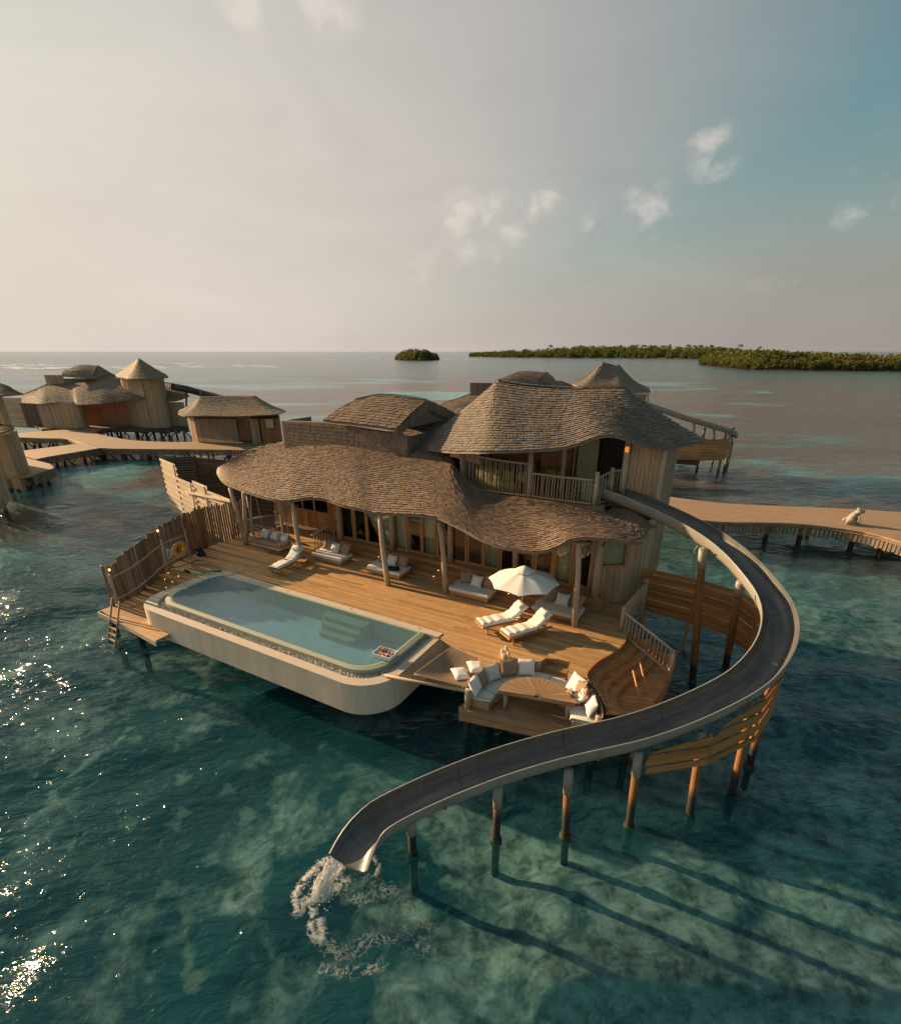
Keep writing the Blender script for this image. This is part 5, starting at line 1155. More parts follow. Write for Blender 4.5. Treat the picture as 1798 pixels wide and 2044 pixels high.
MB().lathe([(0, .07), (.02, .05), (.025, 0)], 8, (0, 0, 2.35)).build('finial', M['pole'], um)
for k in range(nr_):
    a = 2*pi*(k*6+2)/48; MB().tube([(.03*math.cos(a), .03*math.sin(a), zc-.03), (.7*math.cos(a), .7*math.sin(a), lerp(zc, zr, .5**1.25)-.03), (rad*.99*math.cos(a), rad*.99*math.sin(a), zr-.01)], .011, 6).build('rib', M['screen'], um, True)
    MB().tube([(.04*math.cos(a), .04*math.sin(a), 1.62), (.7*math.cos(a), .7*math.sin(a), lerp(zc, zr, .5**1.25)-.04)], .009, 5).build('strut', M['screen'], um)
MB().tube([(.05, 0, 1.6), (.09, .02, 1.5), (.08, .03, 1.42), (.05, .02, 1.5)], .008, 5).build('cord', M['rope'], um, True)

def soft_box(w, d, h, rr=.05, n=8):
    rows = []
    for (f, z) in ((.97, 0), (1, .25), (1, .75), (.985, .95), (.93, 1.0)):
        poly = rrect(-w/2*f, w/2*f, -d/2*f, d/2*f, (rr,)*4); rows.append([(p[0], p[1], z*h) for p in poly])
    rows.append([(p[0], p[1], h*1.02) for p in rrect(-w*.4, w*.4, -d*.4, d*.4, (rr,)*4)]); m = len(rows[0])
    mb = MB().grid(rows, True); mb.f.append(tuple(range(5*m, 6*m))); mb.f.append(tuple(range(m-1, -1, -1))); return mb
names = ['leftmost daybed, under the porch beside the swing', 'second from the left, with folded black towel', 'third daybed, left of the parasol', 'rightmost daybed, behind the parasol']
for k, (u, v) in enumerate(((-8.8, 4.05), (-5.25, 4.05), (-.58, 3.88), (3.28, 3.95))):
    t = vthing('daybed', 'low box daybed with pale mattress, '+names[k], 'daybed', u, v, ZD, 0, 'daybeds along the steps')
    MB().box((0, 0, .14), (1.86, .92, .16)).build('base', M['step'], t)
    for x in (-.82, .82):
        for y in (-.36, .36): MB().box((x, y, .03), (.1, .1, .06)).build('leg', M['step'], t)
    o = soft_box(1.94, 1.0, .15).build('mattress', M['fabgrey'] if k > 1 else M['fabric'], t, True); o.location = (0, 0, .225)
    nm = ('leftmost', 'towel-topped second', 'third', 'rightmost')[k]
    pillow(u-.48, v+.38, ZD+.38, .35, 1.05, 'tan back cushion at the left of the '+nm+' daybed', 'tan', .66, .56, .26, 'tan daybed cushions', 0, 60+k)
    pillow(u+.62, v+.36, ZD+.38, -.25, 1.05, 'tan back cushion at the right of the '+nm+' daybed', 'tan', .66, .56, .26, 'tan daybed cushions', 0, 70+k)
    pillow(u+.08, v+.2, ZD+.38, -.1, 1.0, 'white square pillow on the '+nm+' daybed', 'fabgrey', .56, .54, .22, 'white daybed pillows', 0, 80+k)
tw = vthing('towel', 'folded black towel on the second daybed', 'towel', -4.85, 3.75, ZD+.385, .35)
o = soft_box(.72, .34, .11, .06).build('folded_cloth', M['black'], tw, True)

sw = vthing('swing_bed', 'rope-hung swing daybed with tan cushion under the left porch', 'swing', -12.55, 3.5, ZD+.32, 0)
MB().box((0, 0, .04), (2.1, .95, .09)).build('frame', M['bleach'], sw)
for i in range(8): MB().box((-.95+i*.27, .46, .28), (.05, .035, .4)).build('back_slat', M['bleach'], sw)
MB().box((0, .46, .5), (2.1, .05, .06)).build('back_rail', M['bleach'], sw)
for s in (-1, 1):
    for i in range(4): MB().box((s*1.03, -.36+i*.24, .2), (.035, .05, .26)).build('arm_slat', M['bleach'], sw)
    MB().box((s*1.03, 0, .34), (.05, .92, .05)).build('arm_rail', M['bleach'], sw)
o = soft_box(2.0, .88, .16).build('seat_cushion', M['tan'], sw, True); o.location = (0, 0, .09)
for s in (-1, 1):
    for y in (-.46, .46):
        for e in (-.02, .02): MB().tube([(s*1.0+e, y, .05), (s*.86+e, y*.3, 2.8)], .012, 5).build('rope', M['rope'], sw)
for k, (x, m, lb) in enumerate([(-.62, 'fabgrey', 'white pillow at the left of the swing bed'), (-.22, 'tan', 'tan pillow in the middle of the swing bed'), (.1, 'fabgrey', 'white pillow in the middle of the swing bed'), (.5, 'tan', 'tan pillow at the right of the swing bed'), (.8, 'fabgrey', 'white pillow at the right end of the swing bed')]):
    pillow(-12.55+x, 3.5+.2+.06*(k % 2), ZD+.57, -.1, 1.0, lb, m, .54, .5, .2, 'pillows on the swing bed', 0, 90+k)

# ------------------------------------------------------------------ the reader on the bench
def skinned(name, verts, edges_, m, parent, loc, rz, root=0, sub=2):
    me = bpy.data.meshes.new(name); me.from_pydata([v[:3] for v in verts], edges_, []); me.update()
    o = obj(name, me, m, parent, loc, rz); sk = o.modifiers.new('skin', 'SKIN'); sk.use_smooth_shade = True
    for i, v in enumerate(verts):
        d = me.skin_vertices[0].data[i]; d.radius = (v[3], v[4] if len(v) > 4 else v[3]); d.use_root = (i == root)
    s = o.modifiers.new('sub', 'SUBSURF'); s.levels = s.render_levels = sub; return o
# local frame: x = the way she faces, y = her left, z up; sits at the origin on the cushion
aa = math.radians(38); pu, pv = LC[0]+1.62*math.cos(aa), LC[1]+1.62*math.sin(aa)
person = vthing('person', 'woman in a white beach cover-up reading on the bench among pillows', 'person', pu, pv, 1.775, math.radians(188))
B = [(0, 0, .11, .13, .12), (-.08, 0, .26, .115, .13), (-.15, 0, .42, .10, .15), (-.20, 0, .52, .07, .11), (-.21, 0, .60, .045, .045), (-.20, 0, .66, .05, .05),
     (.06, .09, .10, .09), (.40, .12, .20, .065), (.68, .10, .10, .045), (.76, .10, .06, .035), (.88, .10, .05, .022),
     (.06, -.09, .10, .09), (.36, -.12, .30, .065), (.55, -.11, .06, .045), (.60, -.11, .03, .035), (.72, -.11, .02, .022),
     (-.18, .17, .49, .05), (-.06, .23, .28, .038), (.16, .13, .30, .027), (.20, .115, .31, .022),
     (-.18, -.17, .49, .05), (-.06, -.23, .28, .038), (.16, -.13, .30, .027), (.20, -.115, .31, .022)]
Ed = [(0, 1), (1, 2), (2, 3), (3, 4), (4, 5), (0, 6), (6, 7), (7, 8), (8, 9), (9, 10), (0, 11), (11, 12), (12, 13), (13, 14), (14, 15), (3, 16), (16, 17), (17, 18), (18, 19), (3, 20), (20, 21), (21, 22), (22, 23)]
for s, w0 in ((1, 19), (-1, 23)):                 # five short fingers to each hand
    for f in range(4):
        y = s*(.115-.006+(f-1.5)*.004); n0 = len(B)
        B += [(.235, y-.0, .33-.018*f, .009), (.262, y-s*.02, .325-.018*f, .008), (.262, y-s*.045, .322-.018*f, .007)]
        Ed += [(w0, n0), (n0, n0+1), (n0+1, n0+2)]
    n0 = len(B); B += [(.22, s*.09, .35, .009), (.235, s*.07, .362, .008)]; Ed += [(w0, n0), (n0, n0+1)]
skinned('body', B, Ed, M['skin'], person, (0, 0, 0), 0)
head = MB(); head.ell((-.185, 0, .745), (.085, .072, .11), 16, 12); head.ell((-.098, 0, .735), (.018, .012, .022), 8, 6); head.ell((-.12, 0, .665), (.03, .03, .03), 8, 6)
for s in (-1, 1): head.ell((-.19, s*.073, .735), (.018, .010, .028), 8, 6)
hd = head.build('head', M['skin'], person, True)
for s in (-1, 1): MB().ell((-.107, s*.03, .755), (.008, .012, .007), 8, 6).build('eye', M['black'], hd, True)
MB().ell((-.103, 0, .69), (.007, .022, .006), 8, 6).build('mouth', plain('lips', (.35, .10, .08), .5, .1), hd, True)
hr = MB(); hr.ell((-.205, 0, .765), (.088, .082, .105), 14, 10); hr.ell((-.28, 0, .82), (.055, .055, .055), 10, 8); hr.ell((-.26, 0, .70), (.05, .07, .09), 10, 8)
hr.build('hair', M['hair'], person, True)
D = [(0, 0, .11, .155, .15), (-.08, 0, .27, .14, .155), (-.15, 0, .42, .125, .175), (-.19, 0, .50, .095, .14), (.10, .09, .11, .11), (.30, .11, .17, .09), (.10, -.09, .12, .11), (.26, -.11, .23, .09), (-.18, .17, .48, .075), (-.07, .225, .30, .06), (.02, .19, .29, .055), (-.18, -.17, .48, .075), (-.07, -.225, .30, .06), (.02, -.19, .29, .055)]
skinned('cover_up', D, [(0, 1), (1, 2), (2, 3), (0, 4), (4, 5), (0, 6), (6, 7), (3, 8), (8, 9), (9, 10), (3, 11), (11, 12), (12, 13)], M['fabric'], person, (0, 0, 0), 0)
bk_ = vthing('book', 'open book held by the woman on the bench', 'book', pu, pv, 1.775, math.radians(188))
for s in (-1, 1): MB().hexa([(.25, 0, .26), (.31, 0, .42), (.295, s*.16, .43), (.235, s*.16, .27)], [(.262, 0, .257), (.322, 0, .417), (.305, s*.16, .427), (.245, s*.16, .267)]).build('page_block' if s > 0 else 'page_block', M['fabric'], bk_)
MB().hexa([(.264, -.17, .252), (.264, .17, .252), (.328, .17, .425), (.328, -.17, .425)], [(.268, -.17, .250), (.268, .17, .250), (.332, .17, .423), (.332, -.17, .423)]).build('cover', M['step'], bk_)

# ------------------------------------------------------------------ walkways
M['walk'] = wood('walkway_wood', (.36, .235, .135), (.25, .155, .085), 0, .65, .25, .5)
M['slat'] = wood('fascia_slat', (.20, .135, .085), (.13, .085, .055), 2, .7, .5)
def ribbon(name, A, B, z=1.5, step=1.0):
    A, B = [P(x, y, z) for x, y in A], [P(x, y, z) for x, y in B]; n = int(max(sum((a-b).length for a, b in zip(A, A[1:])), 8)/step)
    return [(spl(A, i/n), spl(B, i/n)) for i in range(n+1)]
def walkway(rb_, label_names, fascia=True, slat=.16, depth=.75, gapf=1.0, singly=False, piles=4, brace=False, both=False):
    w = tag(obj('walkway', None, None), kind='structure')
    dz = Vector((0, 0, .12)); mb = MB(); mb.grid([[a for a, b in rb_], [b for a, b in rb_]])
    mb.grid([[a for a, b in rb_], [a-dz for a, b in rb_]]); mb.grid([[b for a, b in rb_], [b-dz for a, b in rb_]]); mb.grid([[a-dz for a, b in rb_], [b-dz for a, b in rb_]])
    mb.build('walk_boards', M['walk'], w)
    for side in ((0, 1) if both else (1,)):
        pts = resample([q[side] for q in rb_], slat, False); mbs = MB()
        other = resample([q[1-side] for q in rb_], slat, False)
        for i, (a, b) in enumerate(zip(pts, pts[1:])):
            d = (b-a); h = depth*R.uniform(.88, 1.08); rz = math.atan2(d.y, d.x); c = (a+b)/2
            out = Vector((-d.y, d.x, 0)).normalized(); out = out if out.dot(c-other[min(i, len(other)-1)]) > 0 else -out
            cc = c+out*.03+Vector((0, 0, -.16-h/2))
            if singly and i % 1 == 0:
                o = MB().box((0, 0, 0), (slat*.7, .03, h)).build('slat', M['slat'], w); o.location = cc; o.rotation_euler = (0, 0, rz)
            else: mbs.box(cc, (slat*.86, .03, h), rz)
        if not singly: tag(mbs.build('fascia_slats', M['slat'], w), kind='stuff')
        MB().tube([p+Vector((0, 0, -.02)) for p in pts[::4]+[pts[-1]]], .05, 6).build('edge_board', M['walk'], w)
        MB().tube([p+Vector((0, 0, -.2)) for p in pts[::4]+[pts[-1]]], .07, 6).build('beam', M['slat'], w)
    n = len(rb_)
    for k in range(piles):
        a, b = rb_[int((k+.5)/piles*(n-1))]
        for t in (.14, .86):
            q = lerp(a, b, t); MB().tube([(q.x, q.y, -2), (q.x+R.uniform(-.1, .1), q.y, 1.4)], .16, 8).build('pile', M['pilegrey'], w, True)
            if brace:
                s = R.choice((-1, 1)); MB().tube([(q.x+s*1.6, q.y+.3, -.6), (q.x, q.y, 1.2)], .08, 6).build('brace', M['pilegrey'], w)
        MB().bar((lerp(a, b, .05).x, lerp(a, b, .05).y, 1.3), (lerp(a, b, .95).x, lerp(a, b, .95).y, 1.3), .16, .16).build('cross_beam', M['slat'], w)
    return w
walkway(ribbon('r', [(1290, 985), (1430, 1003), (1560, 1010), (1700, 1016), (1798, 1022), (1900, 1030), (2050, 1048)], [(1290, 1020), (1425, 1041), (1520, 1043), (1610, 1047), (1720, 1061), (1798, 1082), (1880, 1108), (2000, 1150)], 1.5, .8), '', slat=.24, depth=.62, singly=True, piles=8)
walkway(ribbon('l', [(560, 897), (524, 892), (444, 882), (332, 882), (252, 877), (186, 864), (149, 857), (90, 860), (38, 864), (0, 866)], [(540, 905), (497, 899), (398, 897), (265, 896), (202, 894), (166, 885), (133, 876), (90, 875), (38, 873), (0, 874)], 1.5), '', slat=.3, depth=.5, piles=14, brace=True)
walkway(ribbon('l2', [(166, 884), (120, 890), (80, 895), (53, 898.6), (20, 902)], [(202, 893.8), (172, 899), (130, 906), (99.5, 911), (70, 917)], 1.5), '', slat=.28, depth=.6, piles=5, brace=True)
walkway(ribbon('l3', [(159, 855), (200, 845), (250, 842), (330, 841)], [(186, 864), (212, 855), (260, 850), (325, 848)], 1.496), '', slat=.3, depth=.5, piles=6, brace=True)

# driftwood frog sculpture on the right walkway
q = P(1697, 1046, 1.5)
fg = thing('driftwood_sculpture', 'grey driftwood sculpture of a sitting animal on the right walkway', 'sculpture', q, math.radians(-20))
mb = MB(); ry = lambda a: Matrix.Rotation(a, 3, 'Y')
mb.ell((0, 0, .52), (.30, .30, .52), 14, 10, 1, ry(.45)); mb.ell((.34, 0, 1.02), (.36, .27, .19), 14, 9, 1, ry(-.25)); mb.ell((.20, 0, .82), (.22, .2, .2), 12, 8)
for s_ in (-1, 1):
    mb.ell((.24, s_*.16, 1.22), (.10, .08, .10), 9, 7); mb.ell((-.16, s_*.34, .24), (.36, .14, .22), 12, 8, 1, ry(-.2)); mb.ell((.2, s_*.42, .06), (.30, .08, .06), 10, 6)
    mb.tube([(.28, s_*.22, .72), (.42, s_*.33, .40), (.40, s_*.30, .05), (.64, s_*.36, .03)], lambda q: .085-.04*q, 8)
mb.build('figure', M['drift'], fg, True); fg.scale = (.85, .85, .85)

# ------------------------------------------------------------------ neighbouring villas
def far_root(name, label, x, y, z=0): b = P(x, y, 1.5); b.z = 0; return thing(name, label, 'villa', b, 0, 'neighbouring villas'), b
def far_patch(b, parent, E, T, bulge=.2, name='roof', m='thatch', n=24):
    E, T = [PY(*q)-b for q in E], [PY(*q)-b for q in T]
    return roof_patch(E, T, bulge, parent, M[m], .30, .32, name=name, ns=n, nv=6, lift=.05)
def wallrun(b, parent, pts, z0, z1, m='wall', step=.28, name='wall', jag=0, lean=0):
    pts = resample([Vector((p[0], p[1], 0))-Vector((b.x, b.y, 0)) for p in pts], step, len(pts) > 3); mb = MB()
    for i, (a, c) in enumerate(zip(pts, pts[1:])):
        d = c-a; j = R.uniform(-jag, 0); mid = (a+c)/2
        mb.box((mid.x, mid.y, (z0+j+z1)/2), (d.length*.96, .05+.05*(i % 2), z1-z0-j), math.atan2(d.y, d.x))
    return mb.build(name, M[m], parent)
def xy(x, y, Y): p = PY(x, y, Y); return (p.x, p.y)
def pilesat(b, parent, pts, top, brace=True, r=.16):
    for (X, Y) in pts:
        MB().tube([(X-b.x, Y-b.y, -2), (X-b.x, Y-b.y, top)], r, 8).build('pile', M['pilegrey'], parent, True)
        if brace: s = R.choice((-1, 1)); MB().tube([(X-b.x+s*1.4, Y-b.y+.2, -.4), (X-b.x, Y-b.y, top-.2)], .08, 6).build('brace', M['pilegrey'], parent)
# villa with the square tower
va, b = far_root('neighbour_villa', 'thatched villa with square tower far left behind the walkway', 180, 860)
far_patch(b, va, [(43, 804, 80), (80, 806, 78), (99, 804, 78), (146, 802.4, 78), (156, 807.4, 77), (199, 806, 77), (232, 801, 78), (290, 796, 79)], [(56, 787.5, 86), (89.5, 768, 86), (110, 764, 86), (132.6, 758, 87), (162, 752, 87), (196, 750, 87), (225, 748, 87), (250, 754, 85)], .6)
far_patch(b, va, [(122, 750, 83), (150, 752, 83), (186, 755, 83)], [(132.6, 741, 86), (162.5, 727.8, 87), (196, 730, 87)], .3, 'lantern_roof')
far_patch(b, va, [(186, 756, 83), (219, 757, 88), (245, 758, 90)], [(190, 733, 87), (196, 729, 88), (219, 744, 90)], .1, 'lantern_roof')
wallrun(b, va, [xy(88, 750, 84), xy(126, 752, 84)], 7, 8.6, 'wall', .3)
wallrun(b, va, [xy(124, 756, 84), xy(184, 760, 84), xy(240, 762, 88)], 6.6, 8.1, 'thatch', .3)
wallrun(b, va, [xy(80, 830, 79), xy(110, 830, 78.5), xy(158, 830, 78.5), xy(172, 830, 80)], .6, 5.0, 'wall', .35, jag=.5)
wallrun(b, va, [xy(168, 830, 81.5), xy(285, 830, 81.5)], 1.0, 5, 'wallred', .4)
wallrun(b, va, [xy(48, 830, 84), xy(100, 830, 82)], .8, 4.6, 'walldark', .5)
tp = [xy(253, 800, 81), xy(279, 800, 79.5), xy(325, 800, 79.5), xy(330, 800, 83), xy(258, 800, 84)]
wallrun(b, va, tp+[tp[0]], .8, 8.4, 'wall', .35, 'tower_wall', jag=.4)
E_ = [(232, 752, 82), (246, 754, 79.5), (258, 756, 77.5), (282, 756, 77), (308, 756, 77.5), (336, 753, 80.5)]
far_patch(b, va, E_, [(277, 715, 81)]*6, -.08, 'tower_roof')
far_patch(b, va, [(336, 753, 80.5), (320, 745, 85), (240, 746, 85), (232, 752, 82)], [(277, 715, 81)]*4, -.08, 'tower_roof')
em = PY(282, 782.5, 78.9)-b; MB().lathe([(0, 0), (.42, 0), (.42, .05), (0, .05)], 20).build('round_plaque', M['bleach'], va).matrix_local = Matrix.Translation(em) @ Matrix.Rotation(pi/2, 4, 'X')
far_patch(b, va, [(318, 800, 80), (350, 800, 80), (378, 790, 81)], [(322, 775, 84), (345, 770, 84), (360, 773, 84)], .2, 'porch_roof')
wallrun(b, va, [xy(325, 830, 81), xy(372, 830, 81)], .8, 4.9, 'wall', .35, jag=.5)
for i in range(9):
    x = 325+i*3.4; p, q2 = PY(x, 763+.6*i, 80)-b, PY(x, 776+.6*i, 80)-b; MB().tube([p, q2], .06, 5).build('baluster', M['pole'], va)
MB().tube([PY(322, 762, 80)-b, PY(356, 768, 80)-b], .08, 6).build('top_rail', M['pole'], va)
MB().tube([PY(344, 771, 80)-b, PY(370, 776, 80)-b, PY(400, 784, 82)-b, PY(430, 791, 86)-b, PY(455, 798, 92)-b], .5, 10).build('slide_chute', M['chute_in'], va, True)
for x in (372, 400): MB().tube([PY(x, 780, 81)-b, PY(x, 835, 81)-b], .15, 6).build('pile', M['pilegrey'], va)
MB().slab([(p[0]-b.x, p[1]-b.y) for p in (xy(80, 850, 78), xy(300, 850, 78), xy(372, 850, 80), xy(372, 850, 88), xy(60, 850, 88))], .9, 1.4).build('floor_slab', M['walldark'], va)
pilesat(b, va, [xy(x, 855, 79+.02*(i % 3)) for i, x in enumerate((105, 130, 150, 290, 305, 320, 335, 350, 365))], 1.1)
# outer plank screens of that villa
sc_, b2 = thing('plank_screen', 'horizontal plank screen at the far left behind the thatched villa', 'screen', P(30, 856, 1.5).xy.to_3d()), P(30, 856, 1.5)
for k in range(15):
    o = MB().bar(PY(0, 793, 86)-Vector((b2.x, b2.y, 0))-Vector((4, 0, k*.3)), PY(52, 797, 84)-Vector((b2.x, b2.y, 0))-Vector((0, 0, k*.3)), .06, .27).build('board', M['wall'], sc_)
# gatehouse
gh, b = far_root('gatehouse', 'long low thatched pavilion with slatted front beside the left walkway', 480, 884); gh['category'] = 'pavilion'; gh['group'] = 'neighbouring villas'
far_patch(b, gh, [(355, 825.6, 66), (366, 830, 64), (381, 831, 63.4), (411, 830, 63.2), (464, 831, 63), (514, 829, 63), (550, 827, 63.2), (570, 820.5, 66)], [(398, 792, 68)]+[(401, 791, 68), (402, 791, 68), (425, 791, 68), (460, 791, 68), (495, 790, 68), (505, 790, 68), (508, 790, 68)], -.25, n=40)
far_patch(b, gh, [(570, 820.5, 66), (540, 815, 72), (380, 815, 72), (355, 825.6, 66)], [(508, 790, 68), (500, 790, 68), (410, 791, 68), (398, 792, 68)], -.2)
wallrun(b, gh, [xy(379, 850, 66.5), xy(390, 850, 65.4)], .7, 4.5, 'wall', .22, jag=.2)
for i in range(26):
    x = 391+i*3.25; MB().tube([Vector((*xy(x, 850, 65), .95))-Vector((b.x, b.y, 0)), Vector((*xy(x-.6, 850, 65), 4.35))-Vector((b.x, b.y, 0))], .07, 6).build('slat', M['pole'], gh)
wallrun(b, gh, [xy(476, 850, 67), xy(502, 850, 67)], 1.2, 4.4, 'wall', .25)
wallrun(b, gh, [xy(500, 850, 64.8), xy(517, 850, 64.8)], .9, 4.4, 'wall', .22, jag=.3)
wallrun(b, gh, [xy(520, 850, 65), xy(556, 850, 65), xy(560, 850, 69)], .7, 4.4, 'wallred', .3, jag=.3)
wallrun(b, gh, [xy(380, 850, 70), xy(558, 850, 70)], 1, 4.4, 'walldark', .4)
MB().slab([(p[0]-b.x, p[1]-b.y) for p in (xy(388, 850, 64.6), xy(560, 850, 64.6), xy(556, 850, 70), xy(384, 850, 70))], .9, 1.45).build('floor_slab', M['walk'], gh)
p = PY(538, 845, 64.7)-b; MB().box(p, (.9, .05, 1.0)).build('notice_board', M['bleach'], gh)
pilesat(b, gh, [xy(x, 880, 66) for x in (395, 420, 450, 480, 510, 545)], 1.0, False)
# villa cut by the left edge of the picture
vl, b = far_root('neighbour_villa', 'villa cut off by the left edge, plank walls on stilts', 20, 925)
far_patch(b, vl, [(-60, 792, 47), (-20, 791, 47), (10, 789, 47.5), (47, 786, 51)], [(-60, 745, 53), (-30, 750, 53), (0, 764, 52), (20, 772, 52)], -.1)
far_patch(b, vl, [(-60, 875, 42), (-20, 868, 43), (5, 863, 44), (29, 854, 47)], [(-60, 840, 47), (-20, 842, 48), (0, 846, 48), (15, 850, 48)], .1, 'porch_roof')
wallrun(b, vl, [xy(-60, 850, 50.5), xy(0, 850, 50.0), xy(14, 850, 50), xy(24, 850, 51.5)], 1.2, 8.2, 'wall', .3, 'tower_wall')
wallrun(b, vl, [xy(-60, 910, 45.5), xy(0, 910, 46), xy(35, 910, 47), xy(50, 910, 49)], .6, 5.2, 'wall', .28, jag=.5)
wallrun(b, vl, [xy(-60, 960, 39.5), xy(-10, 960, 40.5), xy(6, 950, 42)], .8, 5.2, 'wall', .3, jag=.6)
MB().slab([(p[0]-b.x, p[1]-b.y) for p in (xy(-60, 910, 45.5), xy(45, 910, 46.4), xy(100, 910, 50), xy(95, 910, 52), xy(40, 910, 56), xy(-60, 910, 56))], 1.36, 1.49).build('terrace', M['walk'], vl)
wallrun(b, vl, [xy(52, 910, 46.6), xy(100, 910, 50), xy(99, 910, 52)], .7, 1.4, 'slat', .28, 'fascia_slats', jag=.2)
pilesat(b, vl, [tuple(P(*q, 0)[:2]) for q in ((15, 1030), (-5, 1040), (62, 975), (38, 980), (100, 970), (80, 962), (25, 985), (50, 960))], 1.3)

# the villa behind, seen over the main roof
vb, b = far_root('neighbour_villa', 'grey thatched villa directly behind the main tower roof', 1150, 905)
far_patch(b, vb, [(1142, 766.5, 57), (1158, 772, 55), (1180, 775, 54.5), (1215, 779, 54), (1250, 782, 54), (1298, 782, 57)], [(1203, 722, 60), (1206, 721, 60), (1210, 725, 60), (1220, 729, 60), (1233, 727, 60), (1235, 727, 60)], -.35, 'tower_roof')
far_patch(b, vb, [(1298, 782, 57), (1280, 770, 64), (1180, 765, 64), (1142, 766.5, 57)], [(1235, 727, 60), (1225, 728, 60), (1212, 725, 60), (1203, 722, 60)], -.3, 'tower_roof')
far_patch(b, vb, [(985, 768, 57), (1020, 772, 57), (1070, 778, 57)], [(1005, 758, 60), (1040, 741, 61), (1090, 743, 61)], .25, 'lantern_roof', 'shingle')
far_patch(b, vb, [(1070, 780, 57), (1100, 770, 62), (1112, 764, 65)], [(1085, 745, 60.5), (1090, 742, 61), (1100, 750, 64)], .1, 'lantern_roof')
far_patch(b, vb, [(1065, 790, 56), (1110, 788, 56), (1150, 786, 56)], [(1080, 768, 60), (1115, 760, 60), (1140, 768, 60)], .1, 'side_roof', 'shingle')
far_patch(b, vb, [(868, 815, 54), (900, 822, 53), (960, 830, 53), (1060, 840, 53)], [(905, 800, 60), (940, 785, 60), (975, 775, 60), (1060, 770, 60)], .2)
wallrun(b, vb, [xy(938, 780, 58), xy(992, 780, 57)], 6, 8.9, 'shingle', .2, 'screen_wall')
wallrun(b, vb, [xy(1150, 800, 57), xy(1240, 800, 57), xy(1288, 800, 58)], 1, 7.6, 'wall', .3)
for i in range(8): MB().tube([PY(1262+i*4.3, 785, 56)-b, PY(1262+i*4.3, 801, 56)-b], .05, 5).build('baluster', M['pole'], vb)
MB().tube([PY(1260, 786, 56)-b, PY(1294, 789, 56)-b], .07, 6).build('top_rail', M['pole'], vb)
MB().tube([PY(1293, 783, 55.5)-b, PY(1293, 810, 55.5)-b], .1, 6).build('post', M['pole'], vb)
sp_ = [(1290, 802, 57), (1320, 812, 56), (1360, 826, 55), (1400, 838, 54.5), (1440, 850, 54.3), (1462, 857, 55), (1468, 864, 57)]
pts = resample([PY(*q)-b for q in sp_], .5)
mb = MB().grid([[p+Vector((0, .55, 0)) for p in pts], [p+Vector((0, .4, -.45)) for p in pts], [p+Vector((0, -.4, -.45)) for p in pts], [p+Vector((0, -.55, 0)) for p in pts], [p+Vector((0, -.62, -.05)) for p in pts], [p+Vector((0, -.48, -.55)) for p in pts], [p+Vector((0, .48, -.55)) for p in pts], [p+Vector((0, .62, -.05)) for p in pts], [p+Vector((0, .55, 0)) for p in pts]])
mb.build('slide_chute', M['chute_out'], vb, True)
fpts = [(1320, 905, 55), (1360, 905, 54), (1400, 905, 53.4), (1432, 905, 53.4), (1448, 905, 54), (1456, 905, 56)]
for k in range(7):
    for a, c in zip(fpts, fpts[1:]):
        pa, pc = PY(a[0], a[1], a[2])-b, PY(c[0], c[1], c[2])-b; pa.z = pc.z = 1.7+k*.31
        MB().bar(pa, pc, .05, .29).build('board', M['screen'], vb)
for (x, y) in ((1345, 936), (1390, 940), (1432, 946), (1445, 940), (1450, 935), (1420, 930)):
    q = P(x, y, 0)-b; q.z = 0; MB().tube([q+Vector((0, 0, -2)), q+Vector((0, 0, 4.6 if y > 937 else 3))], .14, 8).build('pile', M['pilegrey'], vb)
for x, y in ((1385, 836), (1425, 848), (1455, 860)): MB().tube([PY(x, y, 54.6)-b, PY(x, y+35, 54.6)-b], .13, 8).build('post', M['pole'], vb)
MB().slab([(p[0]-b.x, p[1]-b.y) for p in (xy(1300, 900, 56), xy(1395, 900, 54), xy(1395, 900, 58), xy(1300, 900, 60))], .9, 1.6).build('terrace', M['walldark'], vb)

for o in (va, gh, vl, vb): flush_shingles(o, 0)
# ------------------------------------------------------------------ islands
def leafmat(name, c1, c2):
    m, t, o = newmat(name); r = rnd(t); g = N(t, 'ShaderNodeNewGeometry')
    n1 = NOISE(t, g.outputs['Position'], .06, 4)
    col = MIXC(t, MATH(t, 'MULTIPLY_ADD', r, .6, c=0), MIXC(t, RAMP(t, n1, [(.4, 0), (.62, 1)]), c1, c2), (.16, .16, .045))
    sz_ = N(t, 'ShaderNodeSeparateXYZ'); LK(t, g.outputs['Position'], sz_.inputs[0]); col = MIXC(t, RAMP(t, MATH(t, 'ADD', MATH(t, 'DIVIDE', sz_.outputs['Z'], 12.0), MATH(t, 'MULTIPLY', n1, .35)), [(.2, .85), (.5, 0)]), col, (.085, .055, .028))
    d = N(t, 'ShaderNodeBsdfDiffuse'); LK(t, col, d.inputs[0]); tl = N(t, 'ShaderNodeBsdfTranslucent'); LK(t, col, tl.inputs[0])
    mx = N(t, 'ShaderNodeMixShader'); mx.inputs[0].default_value = .3; LK(t, d.outputs[0], mx.inputs[1]); LK(t, tl.outputs[0], mx.inputs[2]); LK(t, mx.outputs[0], o.inputs[0]); return m
M['leaf'] = leafmat('island_leaf', (.075, .105, .03), (.12, .10, .035))
M['sandbar'] = plain('island_ground', (.16, .13, .08), .9, .4, .05)
